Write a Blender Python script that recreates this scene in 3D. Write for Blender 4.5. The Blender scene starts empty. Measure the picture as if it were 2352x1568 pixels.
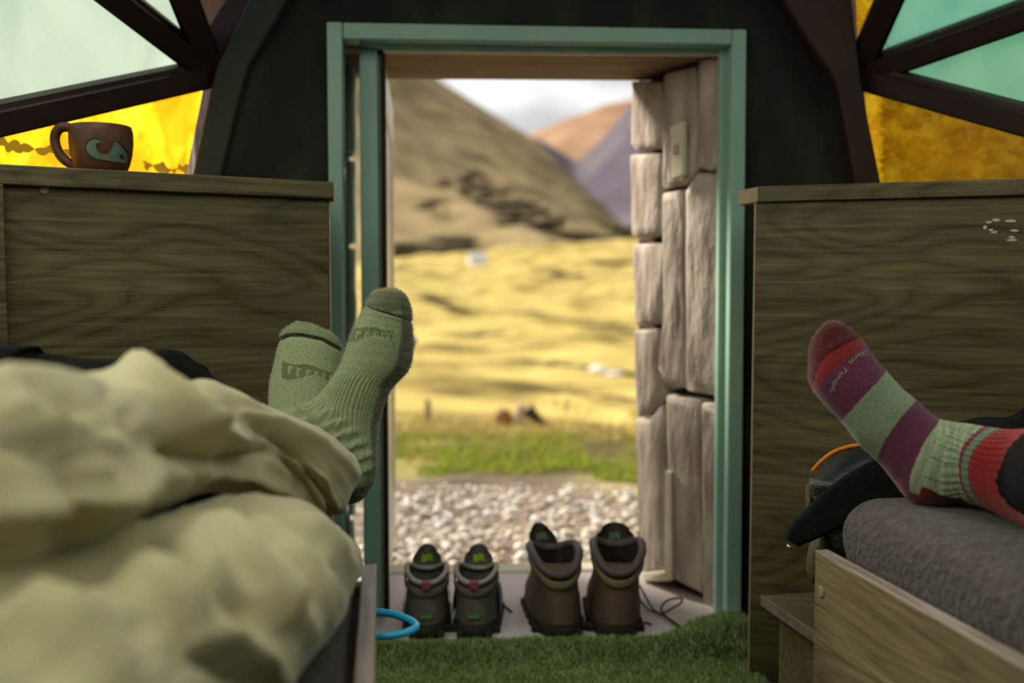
import bpy, bmesh, math, random
from mathutils import Vector, Matrix, noise
random.seed(7)
SC = bpy.context.scene
COL = SC.collection

# ---------------------------------------------------------------- camera
F = 2352 * 35.0 / 36.0
PITCH = math.atan(134.0 / F)
EYE = 0.69
cam = bpy.data.cameras.new('camera')
cam.lens = 35.0
cam.sensor_width = 36.0
cam.clip_start = 0.02
cam.clip_end = 20000
cam.dof.use_dof = True
cam.dof.focus_distance = 1.42
cam.dof.aperture_fstop = 2.3
camo = bpy.data.objects.new('camera', cam)
camo.location = (0, 0, EYE)
camo.rotation_euler = (math.pi / 2 - PITCH, 0, 0)
COL.objects.link(camo)
SC.camera = camo

# ---------------------------------------------------------------- sky, sun, exposure
SC.view_settings.view_transform = 'Standard'
SC.view_settings.look = 'None'
SC.view_settings.gamma = 1.0
SC.view_settings.use_curve_mapping = False
SC.view_settings.exposure = 1.0
w = bpy.data.worlds.new('sky')
SC.world = w
w.use_nodes = True
nt = w.node_tree
nt.nodes.clear()
tc = nt.nodes.new('ShaderNodeTexCoord')
mp = nt.nodes.new('ShaderNodeMapping')
mp.inputs['Scale'].default_value = (1.0, 1.0, 2.2)
ns = nt.nodes.new('ShaderNodeTexNoise')
ns.inputs['Scale'].default_value = 6.5
ns.inputs['Detail'].default_value = 7
ns.inputs['Roughness'].default_value = 0.55
rp = nt.nodes.new('ShaderNodeValToRGB')
rp.color_ramp.elements[0].position = 0.36
rp.color_ramp.elements[0].color = (0.52, 0.53, 0.545, 1)
rp.color_ramp.elements[1].position = 0.62
rp.color_ramp.elements[1].color = (0.88, 0.88, 0.88, 1)
bg = nt.nodes.new('ShaderNodeBackground')
bg.inputs['Strength'].default_value = 0.60
ow = nt.nodes.new('ShaderNodeOutputWorld')
for a_, b_ in ((tc.outputs['Generated'], mp.inputs['Vector']), (mp.outputs['Vector'], ns.inputs['Vector']),
               (ns.outputs['Fac'], rp.inputs['Fac']), (rp.outputs['Color'], bg.inputs['Color']),
               (bg.outputs['Background'], ow.inputs['Surface'])):
    nt.links.new(a_, b_)
sun = bpy.data.lights.new('sun', 'SUN')
sun.energy = 4.6
sun.angle = math.radians(14)
sun.color = (1.0, 0.93, 0.80)
suno = bpy.data.objects.new('sun', sun)
COL.objects.link(suno)
suno.rotation_euler = Vector((0.63, -0.49, -0.60)).to_track_quat('-Z', 'Y').to_euler()

# ---------------------------------------------------------------- geometry helpers
def P(px, py, d):
    """point seen at photo pixel (px, py) standing d metres in front of the camera"""
    a = (px - 1176) / F
    b = (784 - py) / F
    dy = math.cos(PITCH) + b * math.sin(PITCH)
    dz = -math.sin(PITCH) + b * math.cos(PITCH)
    k = d / dy
    return Vector((a * k, d, EYE + dz * k))

def pix(v):
    y = v[1]; z = v[2] - EYE
    f = y * math.cos(PITCH) - z * math.sin(PITCH)
    u = y * math.sin(PITCH) + z * math.cos(PITCH)
    return 1176 + F * v[0] / f, 784 - F * u / f

WT = 0.0787
WA = math.atan(WT)
def W(px, py, off=0.0):
    """point on the entrance wall plane (shifted outwards by off)"""
    a = (px - 1176) / F
    d = (1.96 + off / math.cos(WA)) / (1 - WT * a * (1.0 / math.cos(PITCH)))
    for _ in range(6):
        p = P(px, py, d)
        d = 1.96 + off / math.cos(WA) + WT * p.x
    return P(px, py, d)

ROT = {}
def rz(v, a):
    c, s = math.cos(a), math.sin(a)
    return Vector((v[0] * c - v[1] * s, v[0] * s + v[1] * c, v[2]))

def setp(o, label=None, cat=None, group=None, kind=None):
    if label: o['label'] = label
    if cat: o['category'] = cat
    if group: o['group'] = group
    if kind: o['kind'] = kind
    return o

WLOC = {}
def empty(name, loc, rotz=0.0, **kw):
    o = bpy.data.objects.new(name, None)
    o.empty_display_size = 0.05
    COL.objects.link(o)
    o.location = loc
    o.rotation_euler = (0, 0, rotz)
    ROT[o] = rotz
    WLOC[o] = Vector(loc)
    return setp(o, **kw)

def mk(name, V, Fc, mat, parent=None, rotz=0.0, smooth=False, cols=None, **kw):
    """link a mesh given in world coordinates; its origin goes to its base"""
    V = [Vector(v) for v in V]
    R = ROT[parent] if parent else rotz
    L = [rz(v, -R) for v in V]
    lo = [min(v[i] for v in L) for i in range(3)]
    hi = [max(v[i] for v in L) for i in range(3)]
    b = Vector(((lo[0] + hi[0]) / 2, (lo[1] + hi[1]) / 2, lo[2]))
    me = bpy.data.meshes.new(name)
    me.from_pydata([v - b for v in L], [], Fc)
    if smooth:
        me.polygons.foreach_set('use_smooth', [True] * len(me.polygons))
    if cols:
        ca = me.color_attributes.new('knit', 'FLOAT_COLOR', 'POINT')
        flat = []
        for c in cols: flat += [c[0], c[1], c[2], 1.0]
        ca.data.foreach_set('color', flat)
    if mat: me.materials.append(mat)
    me.update()
    o = bpy.data.objects.new(name, me)
    COL.objects.link(o)
    bw = rz(b, R)
    WLOC[o] = bw
    ROT[o] = R
    if parent:
        o.parent = parent
        o.location = rz(bw - WLOC[parent], -R)
    else:
        o.location = bw
        o.rotation_euler = (0, 0, R)
    return setp(o, **kw)

def bmout(bm):
    bm.normal_update()
    bm.verts.ensure_lookup_table()
    V = [v.co.copy() for v in bm.verts]
    for i, v in enumerate(bm.verts): v.index = i
    Fc = [[v.index for v in f.verts] for f in bm.faces]
    bm.free()
    return V, Fc

def box(x0, x1, y0, y1, z0, z1, bev=0.0, seg=1):
    bm = bmesh.new()
    bmesh.ops.create_cube(bm, size=1)
    for v in bm.verts:
        v.co = Vector(((x0 + x1) / 2 + v.co.x * (x1 - x0), (y0 + y1) / 2 + v.co.y * (y1 - y0), (z0 + z1) / 2 + v.co.z * (z1 - z0)))
    if bev: bmesh.ops.bevel(bm, geom=bm.edges[:], offset=bev, segments=seg, affect='EDGES', profile=0.5)
    return bmout(bm)

def xf(VF, org, a):
    return [rz(v, a) + Vector(org) for v in VF[0]], VF[1]

def prism(poly, vec, bev=0.0, seg=1):
    bm = bmesh.new()
    a = [bm.verts.new(p) for p in poly]
    b = [bm.verts.new(Vector(p) + Vector(vec)) for p in poly]
    n = len(poly)
    bm.faces.new(a); bm.faces.new(b[::-1])
    for i in range(n):
        bm.faces.new((a[i], b[i], b[(i + 1) % n], a[(i + 1) % n]))
    bmesh.ops.recalc_face_normals(bm, faces=bm.faces[:])
    if bev: bmesh.ops.bevel(bm, geom=bm.edges[:], offset=bev, segments=seg, affect='EDGES', profile=0.5)
    return bmout(bm)

def slab(poly2, z0, z1, bev=0.0):
    return prism([(p[0], p[1], z0) for p in poly2], (0, 0, z1 - z0), bev)

def merge(*parts):
    V, Fc = [], []
    for v, f in parts:
        n = len(V); V += list(v); Fc += [[i + n for i in q] for q in f]
    return V, Fc

def catmull(pts, n):
    pts = [Vector(p) for p in pts]
    out = []
    m = len(pts) - 1
    for k in range(n + 1):
        t = k / n * m
        i = min(int(t), m - 1); u = t - i
        p0 = pts[max(i - 1, 0)]; p1 = pts[i]; p2 = pts[i + 1]; p3 = pts[min(i + 2, m)]
        out.append(0.5 * ((2 * p1) + (p2 - p0) * u + (2 * p0 - 5 * p1 + 4 * p2 - p3) * u * u + (3 * p1 - p0 - 3 * p2 + p3) * u ** 3))
    return out

def lerp_table(tab, x):
    if x <= tab[0][0]: return tab[0][1]
    for (a, va), (b, vb) in zip(tab, tab[1:]):
        if x <= b: return va + (vb - va) * (x - a) / (b - a)
    return tab[-1][1]

def tube(path, r, n=8, closed=False, steps=None):
    pts = catmull(path, steps) if steps else [Vector(p) for p in path]
    V, Fc = [], []
    m = len(pts)
    up = Vector((0.13, 0.21, 0.97))
    for i, p in enumerate(pts):
        if closed: t = (pts[(i + 1) % m] - pts[i - 1]).normalized()
        else: t = (pts[min(i + 1, m - 1)] - pts[max(i - 1, 0)]).normalized()
        a = t.cross(up)
        if a.length < 1e-4: a = t.cross(Vector((1, 0, 0)))
        a.normalize(); b = t.cross(a)
        rr = r(i / (m - 1)) if callable(r) else r
        for k in range(n):
            q = 2 * math.pi * k / n
            V.append(p + a * (rr * math.cos(q)) + b * (rr * math.sin(q)))
    for i in range(m if closed else m - 1):
        j = (i + 1) % m
        for k in range(n):
            Fc.append((i * n + k, i * n + (k + 1) % n, j * n + (k + 1) % n, j * n + k))
    if not closed:
        Fc.append(tuple(range(n))[::-1]); Fc.append(tuple(range((m - 1) * n, m * n)))
    return V, Fc

def rings(R, cap0=True, cap1=True):
    n = len(R[0]); V = [p for r in R for p in r]; Fc = []
    for i in range(len(R) - 1):
        for k in range(n):
            Fc.append((i * n + k, i * n + (k + 1) % n, (i + 1) * n + (k + 1) % n, (i + 1) * n + k))
    if cap0: Fc.append(tuple(range(n))[::-1])
    if cap1: Fc.append(tuple(range((len(R) - 1) * n, len(R) * n)))
    return V, Fc

def grid(cols, rows, fn):
    V = [fn(i, j) for j in range(rows) for i in range(cols)]
    Fc = [(j * cols + i, j * cols + i + 1, (j + 1) * cols + i + 1, (j + 1) * cols + i) for j in range(rows - 1) for i in range(cols - 1)]
    return V, Fc

# ---------------------------------------------------------------- materials
def newmat(name):
    m = bpy.data.materials.new(name)
    m.use_nodes = True
    t = m.node_tree
    t.nodes.clear()
    o = t.nodes.new('ShaderNodeOutputMaterial')
    return m, t, o

def nd(t, kind, **kw):
    n = t.nodes.new(kind)
    for k, v in kw.items():
        if k in n.inputs: n.inputs[k].default_value = v
        else: setattr(n, k, v)
    return n

def ramp(t, fac, stops, mode='LINEAR'):
    r = t.nodes.new('ShaderNodeValToRGB')
    r.color_ramp.interpolation = mode
    e = r.color_ramp.elements
    while len(e) < len(stops): e.new(0.5)
    for i, (p, c) in enumerate(stops):
        e[i].position = p
        e[i].color = (c[0], c[1], c[2], 1)
    t.links.new(fac, r.inputs['Fac'])
    return r.outputs['Color']

def coords(t, scale=(1, 1, 1)):
    c = nd(t, 'ShaderNodeTexCoord')
    m = nd(t, 'ShaderNodeMapping')
    m.inputs['Scale'].default_value = scale
    t.links.new(c.outputs['Object'], m.inputs['Vector'])
    return m.outputs['Vector']

def noisefac(t, vec, scale, detail=5, rough=0.55, dist=0.0):
    n = nd(t, 'ShaderNodeTexNoise', Scale=scale, Detail=detail, Roughness=rough, Distortion=dist)
    t.links.new(vec, n.inputs['Vector'])
    return n.outputs['Fac']

def bump(t, fac, bsdf, strength, dist=0.01):
    b = nd(t, 'ShaderNodeBump', Strength=strength, Distance=dist)
    t.links.new(fac, b.inputs['Height'])
    t.links.new(b.outputs['Normal'], bsdf.inputs['Normal'])

def M(name, c1, c2=None, scale=12.0, stretch=(1, 1, 1), rough=0.7, bmp=0.0, bscale=None, lo=0.35, hi=0.65, spec=0.3, detail=5, metal=0.0, sheen=0.0, bdist=0.01):
    m, t, o = newmat(name)
    p = nd(t, 'ShaderNodeBsdfPrincipled', Roughness=rough, Metallic=metal)
    p.inputs['Specular IOR Level'].default_value = spec
    if sheen:
        p.inputs['Sheen Weight'].default_value = sheen
        p.inputs['Sheen Roughness'].default_value = 0.4
    v = coords(t, stretch)
    f = noisefac(t, v, scale, detail)
    c2 = c2 or tuple(x * 0.85 for x in c1)
    t.links.new(ramp(t, f, [(lo, c1), (hi, c2)]), p.inputs['Base Color'])
    if bmp:
        bump(t, noisefac(t, v, bscale or scale * 3, 4), p, bmp, bdist)
    t.links.new(p.outputs[0], o.inputs['Surface'])
    return m

def wood(name, dark, mid, light, rough=0.45, s=(1.1, 6.0, 6.0), k=34.0, spec=0.4):
    m, t, o = newmat(name)
    p = nd(t, 'ShaderNodeBsdfPrincipled', Roughness=rough)
    p.inputs['Specular IOR Level'].default_value = spec
    v = coords(t, s)
    big = noisefac(t, v, 1.0, 1.5, 0.4, 0.35)
    mul = nd(t, 'ShaderNodeMath', operation='MULTIPLY'); mul.inputs[1].default_value = k
    t.links.new(big, mul.inputs[0])
    fr = nd(t, 'ShaderNodeMath', operation='PINGPONG'); fr.inputs[1].default_value = 1.0
    t.links.new(mul.outputs[0], fr.inputs[0])
    v2 = coords(t, (s[0] * 2.2, s[1] * 9, s[2] * 9))
    fine = noisefac(t, v2, 3.0, 6, 0.65)
    patch = noisefac(t, coords(t, (s[0] * .6, s[1] * .5, s[2] * .5)), 1.6, 4, 0.6)
    a = ramp(t, fr.outputs[0], [(0.0, dark), (0.22, mid), (1.0, light)])
    b = ramp(t, fine, [(0.32, dark), (0.5, mid), (0.68, light)])
    mx = nd(t, 'ShaderNodeMix', data_type='RGBA'); mx.inputs['Factor'].default_value = 0.62
    t.links.new(a, mx.inputs['A']); t.links.new(b, mx.inputs['B'])
    mx2 = nd(t, 'ShaderNodeMix', data_type='RGBA', blend_type='MULTIPLY'); mx2.inputs['Factor'].default_value = 0.8
    t.links.new(mx.outputs['Result'], mx2.inputs['A'])
    t.links.new(ramp(t, patch, [(0.35, (0.62, 0.6, 0.55)), (0.62, (1.1, 1.1, 1.05))]), mx2.inputs['B'])
    t.links.new(mx2.outputs['Result'], p.inputs['Base Color'])
    bump(t, fine, p, 0.25, 0.002)
    t.links.new(p.outputs[0], o.inputs['Surface'])
    return m

def knitmat(name, rough=0.9, bscale=900, trans=0.0):
    m, t, o = newmat(name)
    p = nd(t, 'ShaderNodeBsdfPrincipled', Roughness=rough)
    p.inputs['Specular IOR Level'].default_value = 0.1
    p.inputs['Sheen Weight'].default_value = 0.5
    p.inputs['Sheen Roughness'].default_value = 0.45
    a = nd(t, 'ShaderNodeVertexColor', layer_name='knit')
    v = coords(t)
    f = noisefac(t, v, 420, 3)
    mx = nd(t, 'ShaderNodeMix', data_type='RGBA', blend_type='MULTIPLY'); mx.inputs['Factor'].default_value = 1.0
    t.links.new(a.outputs['Color'], mx.inputs['A'])
    t.links.new(ramp(t, f, [(0.3, (0.72, 0.72, 0.72)), (0.7, (1.2, 1.2, 1.2))]), mx.inputs['B'])
    t.links.new(mx.outputs['Result'], p.inputs['Base Color'])
    bump(t, noisefac(t, v, bscale, 3), p, 0.5, 0.002)
    t.links.new(p.outputs[0], o.inputs['Surface'])
    return m

def film(name, stops, scale, stretch=(1, 1, 1), transp=0.0, vor=False, extra=None):
    """thin tinted plastic sheet that lets daylight through diffusely"""
    m, t, o = newmat(name)
    v = coords(t, stretch)
    if vor:
        d = nd(t, 'ShaderNodeTexNoise', Scale=scale * .8, Detail=3)
        t.links.new(v, d.inputs['Vector'])
        mixv = nd(t, 'ShaderNodeMix', data_type='RGBA', blend_type='LINEAR_LIGHT'); mixv.inputs['Factor'].default_value = 0.06
        t.links.new(v, mixv.inputs['A']); t.links.new(d.outputs['Color'], mixv.inputs['B'])
        n = nd(t, 'ShaderNodeTexVoronoi', Scale=scale)
        n.feature = 'SMOOTH_F1'
        t.links.new(mixv.outputs['Result'], n.inputs['Vector'])
        sepc = nd(t, 'ShaderNodeSeparateColor')
        t.links.new(n.outputs['Color'], sepc.inputs[0])
        f = sepc.outputs[0]
    else:
        f = noisefac(t, v, scale, 5, 0.55, 0.6)
    col = ramp(t, f, stops)
    if extra: col = extra(t, col)
    tr = nd(t, 'ShaderNodeBsdfTranslucent')
    t.links.new(col, tr.inputs['Color'])
    g = nd(t, 'ShaderNodeBsdfGlossy', Roughness=0.25)
    g.inputs['Color'].default_value = (1, 1, 1, 1)
    mg = nd(t, 'ShaderNodeMixShader'); mg.inputs[0].default_value = 0.03
    t.links.new(tr.outputs[0], mg.inputs[1]); t.links.new(g.outputs[0], mg.inputs[2])
    last = mg
    if transp:
        tp = nd(t, 'ShaderNodeBsdfTransparent')
        t.links.new(col, tp.inputs['Color'])
        m2 = nd(t, 'ShaderNodeMixShader'); m2.inputs[0].default_value = transp
        t.links.new(mg.outputs[0], m2.inputs[1]); t.links.new(tp.outputs[0], m2.inputs[2])
        last = m2
    t.links.new(last.outputs[0], o.inputs['Surface'])
    return m
# ================================================================= STRUCTURE
MT = {}
MT['strut'] = M('dark_stained_strut', (0.030, 0.014, 0.011), (0.016, 0.008, 0.008), 9, rough=0.55, bmp=0.15)
MT['feltwall'] = M('dark_green_board_wall', (0.010, 0.011, 0.007), (0.034, 0.040, 0.025), 7, (1, 1, .45), rough=0.85, bmp=0.3, lo=0.45, hi=0.75)
MT['trimgreen'] = M('dark_green_trim', (0.030, 0.040, 0.028), (0.020, 0.026, 0.018), 8, rough=0.7)
MT['brownboard'] = M('dark_brown_board', (0.042, 0.017, 0.010), (0.022, 0.010, 0.007), 6, rough=0.6)
MT['paint'] = M('sea_green_painted_wood', (0.22, 0.37, 0.285), (0.25, 0.41, 0.32), 14, (1, 1, .3), rough=0.42, bmp=0.06, spec=0.5)
MT['seal'] = M('black_rubber_seal', (0.012, 0.012, 0.010), (0.02, 0.02, 0.016), 60, rough=0.8, bmp=0.5)
MT['cream'] = M('cream_door_panel', (0.62, 0.55, 0.42), (0.55, 0.47, 0.36), 9, rough=0.35, spec=0.5)
MT['metal'] = M('brushed_steel', (0.5, 0.5, 0.52), (0.42, 0.42, 0.44), 40, rough=0.35, metal=0.9)
MT['stone'] = M('rendered_stone', (0.27, 0.20, 0.155), (0.56, 0.48, 0.41), 13, (1, 1, .35), rough=0.85, bmp=0.6, bscale=26, lo=0.33, hi=0.68, bdist=0.02)
MT['joint'] = M('recessed_mortar', (0.085, 0.06, 0.042), (0.05, 0.036, 0.027), 20, rough=0.95)
MT['lintel'] = M('brown_plaster_lintel', (0.28, 0.18, 0.115), (0.20, 0.125, 0.075), 8, (.35, 2, 2), rough=0.8, bmp=0.5, bscale=20)
MT['sill'] = M('worn_grey_sill', (0.60, 0.53, 0.51), (0.46, 0.39, 0.37), 6, (1, .4, 1), rough=0.7, bmp=0.3)
MT['pale'] = M('pale_cream_render', (0.62, 0.56, 0.42), (0.5, 0.44, 0.32), 10, rough=0.75)
MT['plate'] = M('cream_plastic', (0.66, 0.60, 0.42), (0.62, 0.56, 0.40), 5, rough=0.4)

# ---- dome nodes
N = {
 'L': P(488, 168, 1.97), 'R': P(1968, 172, 2.03),
 'U1': P(-180, -355, 1.45), 'U2': P(-450, 372, 1.40), 'U3': P(335, -235, 1.66),
 'RA': P(2750, -108, 1.60), 'RB': P(2800, 398, 1.55), 'RC': P(2150, -250, 1.76), 'RD': P(1950, -250, 1.82),
 'W1': Vector((-1.5, .6, .86)), 'W2': Vector((-1.5, -.6, .86)), 'W3': Vector((-.9, -1.5, .86)), 'W4': Vector((.6, -1.6, .86)),
 'W5': Vector((1.5, -.8, .86)), 'W6': Vector((1.65, .4, .86)),
 'T1': Vector((-1.05, .4, 1.62)), 'T2': Vector((-.7, -.85, 1.62)), 'T3': Vector((.6, -.95, 1.62)), 'T4': Vector((1.2, .2, 1.62)),
 'A': Vector((.08, .42, 2.05)),
}
CEN = Vector((0.05, 0.2, 0.3))

def grow(tri, off=0.0):
    p = [N[k] if isinstance(k, str) else Vector(k) for k in tri]
    n = (p[1] - p[0]).cross(p[2] - p[0]).normalized()
    c = sum(p, Vector()) / len(p)
    if n.dot(c - CEN) < 0: n = -n
    return [q + n * off for q in p]

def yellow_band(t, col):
    # hedge silhouette behind the pane, painted as a dark wavy line into the sheet
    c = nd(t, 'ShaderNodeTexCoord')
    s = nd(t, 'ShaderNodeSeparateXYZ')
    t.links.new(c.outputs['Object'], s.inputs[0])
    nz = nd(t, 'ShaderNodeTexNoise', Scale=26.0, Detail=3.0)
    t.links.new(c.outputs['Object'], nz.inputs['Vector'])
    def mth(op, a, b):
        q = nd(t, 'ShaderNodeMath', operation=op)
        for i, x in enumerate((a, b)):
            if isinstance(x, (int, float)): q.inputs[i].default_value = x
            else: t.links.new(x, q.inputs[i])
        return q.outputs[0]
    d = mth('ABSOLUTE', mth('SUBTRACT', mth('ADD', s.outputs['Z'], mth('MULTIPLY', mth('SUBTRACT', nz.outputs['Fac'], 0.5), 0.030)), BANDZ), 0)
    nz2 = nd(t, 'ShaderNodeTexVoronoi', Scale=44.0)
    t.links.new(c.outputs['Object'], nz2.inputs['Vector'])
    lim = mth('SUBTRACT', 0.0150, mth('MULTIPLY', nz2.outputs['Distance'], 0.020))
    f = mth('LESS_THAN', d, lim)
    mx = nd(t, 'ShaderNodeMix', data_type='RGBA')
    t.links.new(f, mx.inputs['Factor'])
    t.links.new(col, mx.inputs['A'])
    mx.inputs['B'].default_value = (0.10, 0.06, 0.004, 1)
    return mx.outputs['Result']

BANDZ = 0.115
MT['f_white'] = film('frosted_white_sheet', [(0.3, (0.15, 0.20, 0.165)), (0.7, (0.27, 0.33, 0.28))], 3.0, (1.2, 1.2, .45))
MT['f_yellow_hedge'] = film('amber_textured_sheet', [(0.2, (0.50, 0.20, 0.004)), (0.5, (0.66, 0.34, 0.008)), (0.8, (0.78, 0.47, 0.02))], 22, (1, 1, .6), vor=True, extra=yellow_band)
MT['f_yellow'] = film('amber_sheet', [(0.25, (0.80, 0.38, 0.006)), (0.75, (1.0, 0.62, 0.02))], 40, (1, 1, 1.6), vor=True)
MT['f_clear'] = film('milky_sheet', [(0.3, (0.78, 0.83, 0.78)), (0.7, (0.90, 0.92, 0.90))], 5.0)
MT['f_teal'] = film('teal_tarpaulin', [(0.3, (0.50, 0.84, 0.70)), (0.7, (0.62, 0.92, 0.78))], 9.0)
MT['f_tan'] = film('tan_sacking', [(0.3, (0.52, 0.50, 0.46)), (0.7, (0.82, 0.80, 0.74))], 16, (1, 1, 2.5))

win = 0
def window(tri, mat, off=0.02, name=None):
    global win
    p = grow(tri, off)
    win += 1
    mk('window_%d' % win, p, [tuple(range(len(p)))], mat, kind='structure')

def lower_node(a, b, z):
    t = (z - a.z) / (b.z - a.z)
    return a + (b - a) * t

FL = P(232, 1448, 1.99); FR = P(2120, 1448, 2.05)
FL.z = -.03; FR.z = -.03
zcut = 0.80
window(('L', 'U1', 'U2'), MT['f_white'])
window(('L', 'U3', 'U1'), MT['f_white'])
ya = lower_node(N['L'], FL, zcut)
yb = Vector(N['U2']); yb.z = zcut
BANDZ_W = 0.85
window((N['L'], N['U2'], yb, ya), MT['f_yellow_hedge'])
window(('R', 'RA', 'RB'), MT['f_clear'])
window(('R', 'RC', 'RA'), MT['f_clear'])
window(('R', 'RD', 'RC'), MT['f_yellow'])
yc = lower_node(N['R'], FR, zcut)
yd = Vector(N['RB']); yd.z = zcut
window((N['R'], N['RB'], yd, yc), MT['f_yellow'])
rest = [('U1', 'U2', 'W1', 'c'), ('U1', 'W1', 'T1', 'c'), ('T1', 'W1', 'W2', 'c'), ('T1', 'W2', 'T2', 'd'), ('T2', 'W2', 'W3', 'd'), ('T2', 'W3', 'T3', 'd'),
        ('W3', 'W4', 'T3', 'd'), ('T3', 'W4', 'W5', 'd'), ('T3', 'W5', 'T4', 'd'), ('T4', 'W5', 'W6', 'd'), ('T4', 'W6', 'RB', 't'), ('T4', 'RB', 'RA', 't'),
        ('U1', 'T1', 'A', 'c'), ('T1', 'T2', 'A', 'c'), ('T2', 'T3', 'A', 'c'), ('T3', 'T4', 'A', 'c'), ('T4', 'RA', 'A', 'c'), ('U3', 'U1', 'A', 'c'), ('RC', 'RA', 'A', 'c'), ('RD', 'RC', 'A', 'd'), ('U3', 'RD', 'A', 'd')]
ceil = []  # unseen rest of the dome
for a, b, c, k in rest:
    if k == 'd': ceil.append(grow((a, b, c), 0.02))
    else: window((a, b, c), {'c': MT['f_clear'], 't': MT['f_teal'], 'y': MT['f_yellow'], 'w': MT['f_white']}[k])
wl = W(-60, 0); wr = W(2420, 0)
TL = Vector((N['U3'].x - .05, 1.97, 1.48)); TR = Vector((N['RD'].x + .05, 2.08, 1.52))
ceil.append([N['U3'], N['RD'], TR, TL])
V, Fc = [], []
for q in ceil:
    n = len(V); V += q; Fc.append(tuple(range(n, n + len(q))))
mk('ceiling', V, Fc, MT['brownboard'], kind='structure')

def lowwall(name, keys):
    V, Fc = [], []
    for a, b in zip(keys, keys[1:]):
        pa = N[a] if isinstance(a, str) else a
        pb = N[b] if isinstance(b, str) else b
        n = len(V)
        V += [pa, pb, Vector((pb.x, pb.y, -.04)), Vector((pa.x, pa.y, -.04))]
        Fc.append((n, n + 1, n + 2, n + 3))
    mk(name, V, Fc, MT['feltwall'], kind='structure')
lowwall('wall_left', [ya, yb, 'W1', 'W2', 'W3'])
lowwall('wall_back', ['W3', 'W4', 'W5'])
lowwall('wall_right', ['W5', 'W6', yd, yc])

# fabric sheets hung outside the right-hand panes
def sheet(name, poly, tri, mat, off, label):
    """cloth lying just outside the pane 'tri', outline given on the photo"""
    q = grow(tri, off)
    n = (q[1] - q[0]).cross(q[2] - q[0]).normalized()
    o = Vector((0, 0, EYE))
    V = []
    for px, py in poly:
        d = P(px, py, 1.0) - o
        V.append(o + d * ((q[0] - o).dot(n) / d.dot(n)))
    if n.y < 0: n = -n
    return mk(name, *prism(V, n * 0.003), mat, label=label, category='fabric') if False else setp(mk(name, *prism(V, n * 0.003), mat), label=label, cat='fabric')
frx = [(2030 + 7 * math.sin(k * 2.1) + random.uniform(-5, 6), 205 + k * 7) for k in range(36)]
sheet('hanging_fabric', frx + [(2850, 490), (2850, 425)], ('R', 'RB', tuple(FR)), MT['f_tan'], 0.0225, 'frayed tan sacking hung behind the right amber pane')
sheet('hanging_fabric', [(2035, 160), (2035, 10), (2045, -140), (2500, -330), (2820, -150), (2500, 30)], ('R', 'RC', 'RA'), MT['f_teal'], 0.0225, 'teal tarpaulin behind the upper right pane with a white gap beside it')
sheet('hanging_fabric', [(1985, 185), (2820, -110), (2860, 420)], ('R', 'RA', 'RB'), MT['f_teal'], 0.0225, 'teal tarpaulin behind the lower right pane above the amber one')

# struts, one object each
ntrim = 0
def strut(a, b, wd=0.055, dp=0.04, mat='strut', inn=0.012):
    global ntrim
    pa = N[a] if isinstance(a, str) else Vector(a)
    pb = N[b] if isinstance(b, str) else Vector(b)
    t = (pb - pa).normalized()
    nrm = ((pa + pb) / 2 - CEN); nrm = (nrm - t * nrm.dot(t)).normalized()
    s = t.cross(nrm)
    h = wd / 2
    # stepped section: wide board with a narrower bead towards the room
    prof = [(-h, .01), (-h, -dp * .55), (-h * .72, -dp * .6), (-h * .68, -dp), (h * .68, -dp), (h * .72, -dp * .6), (h, -dp * .55), (h, .01)]
    R = [[q + s * u + nrm * (v + 0.012) for u, v in prof] for q in (pa, pb)]
    ntrim += 1
    mk('trim_%d' % ntrim, *rings(R), MT[mat], kind='structure')
for a, b in [('L', 'U1'), ('L', 'U2'), ('L', 'U3'), ('R', 'RA'), ('R', 'RB'), ('R', 'RC'), ('U1', 'U2'), ('U1', 'U3'), ('RA', 'RB'), ('RA', 'RC'), ('RD', 'RC'),
             ('U1', 'T1'), ('U1', 'W1'), ('U2', 'W1'), ('T1', 'W1'), ('T1', 'W2'), ('W1', 'W2'), ('T1', 'T2'), ('T2', 'W2'), ('T2', 'W3'), ('W2', 'W3'), ('T3', 'W3'), ('W3', 'W4'), ('T3', 'W4'), ('T3', 'W5'),
             ('W4', 'W5'), ('T3', 'T4'), ('T2', 'T3'), ('T4', 'W5'), ('T4', 'W6'), ('W5', 'W6'), ('T4', 'RB'), ('W6', 'RB'), ('T4', 'RA'), ('U1', 'A'), ('T1', 'A'), ('T2', 'A'), ('T3', 'A'), ('T4', 'A'), ('RA', 'A')]:
    strut(a, b, 0.05 if a not in 'LR' else 0.052)

# kinked flat boards that frame the entrance wall
def board(poly, d, th, mat):
    global ntrim
    ntrim += 1
    mk('trim_%d' % ntrim, *prism([P(x, y, d) for x, y in poly], (0, th, 0), 0.003), MT[mat], kind='structure')
board([(690, -250), (795, -250), (700, -70), (567, 158), (548, 230), (500, 430), (436, 430), (482, 215), (498, 150)], 1.915, .03, 'trimgreen')
board([(560, -70), (612, -70), (498, 150), (470, 150), (478, 60)], 1.93, .03, 'strut')
board([(1650, -250), (1935, -250), (1953, -70), (1963, 62), (1982, 215), (2026, 430), (1968, 430), (1925, 200), (1905, 160), (1850, 80)], 1.955, .03, 'brownboard')

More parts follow.
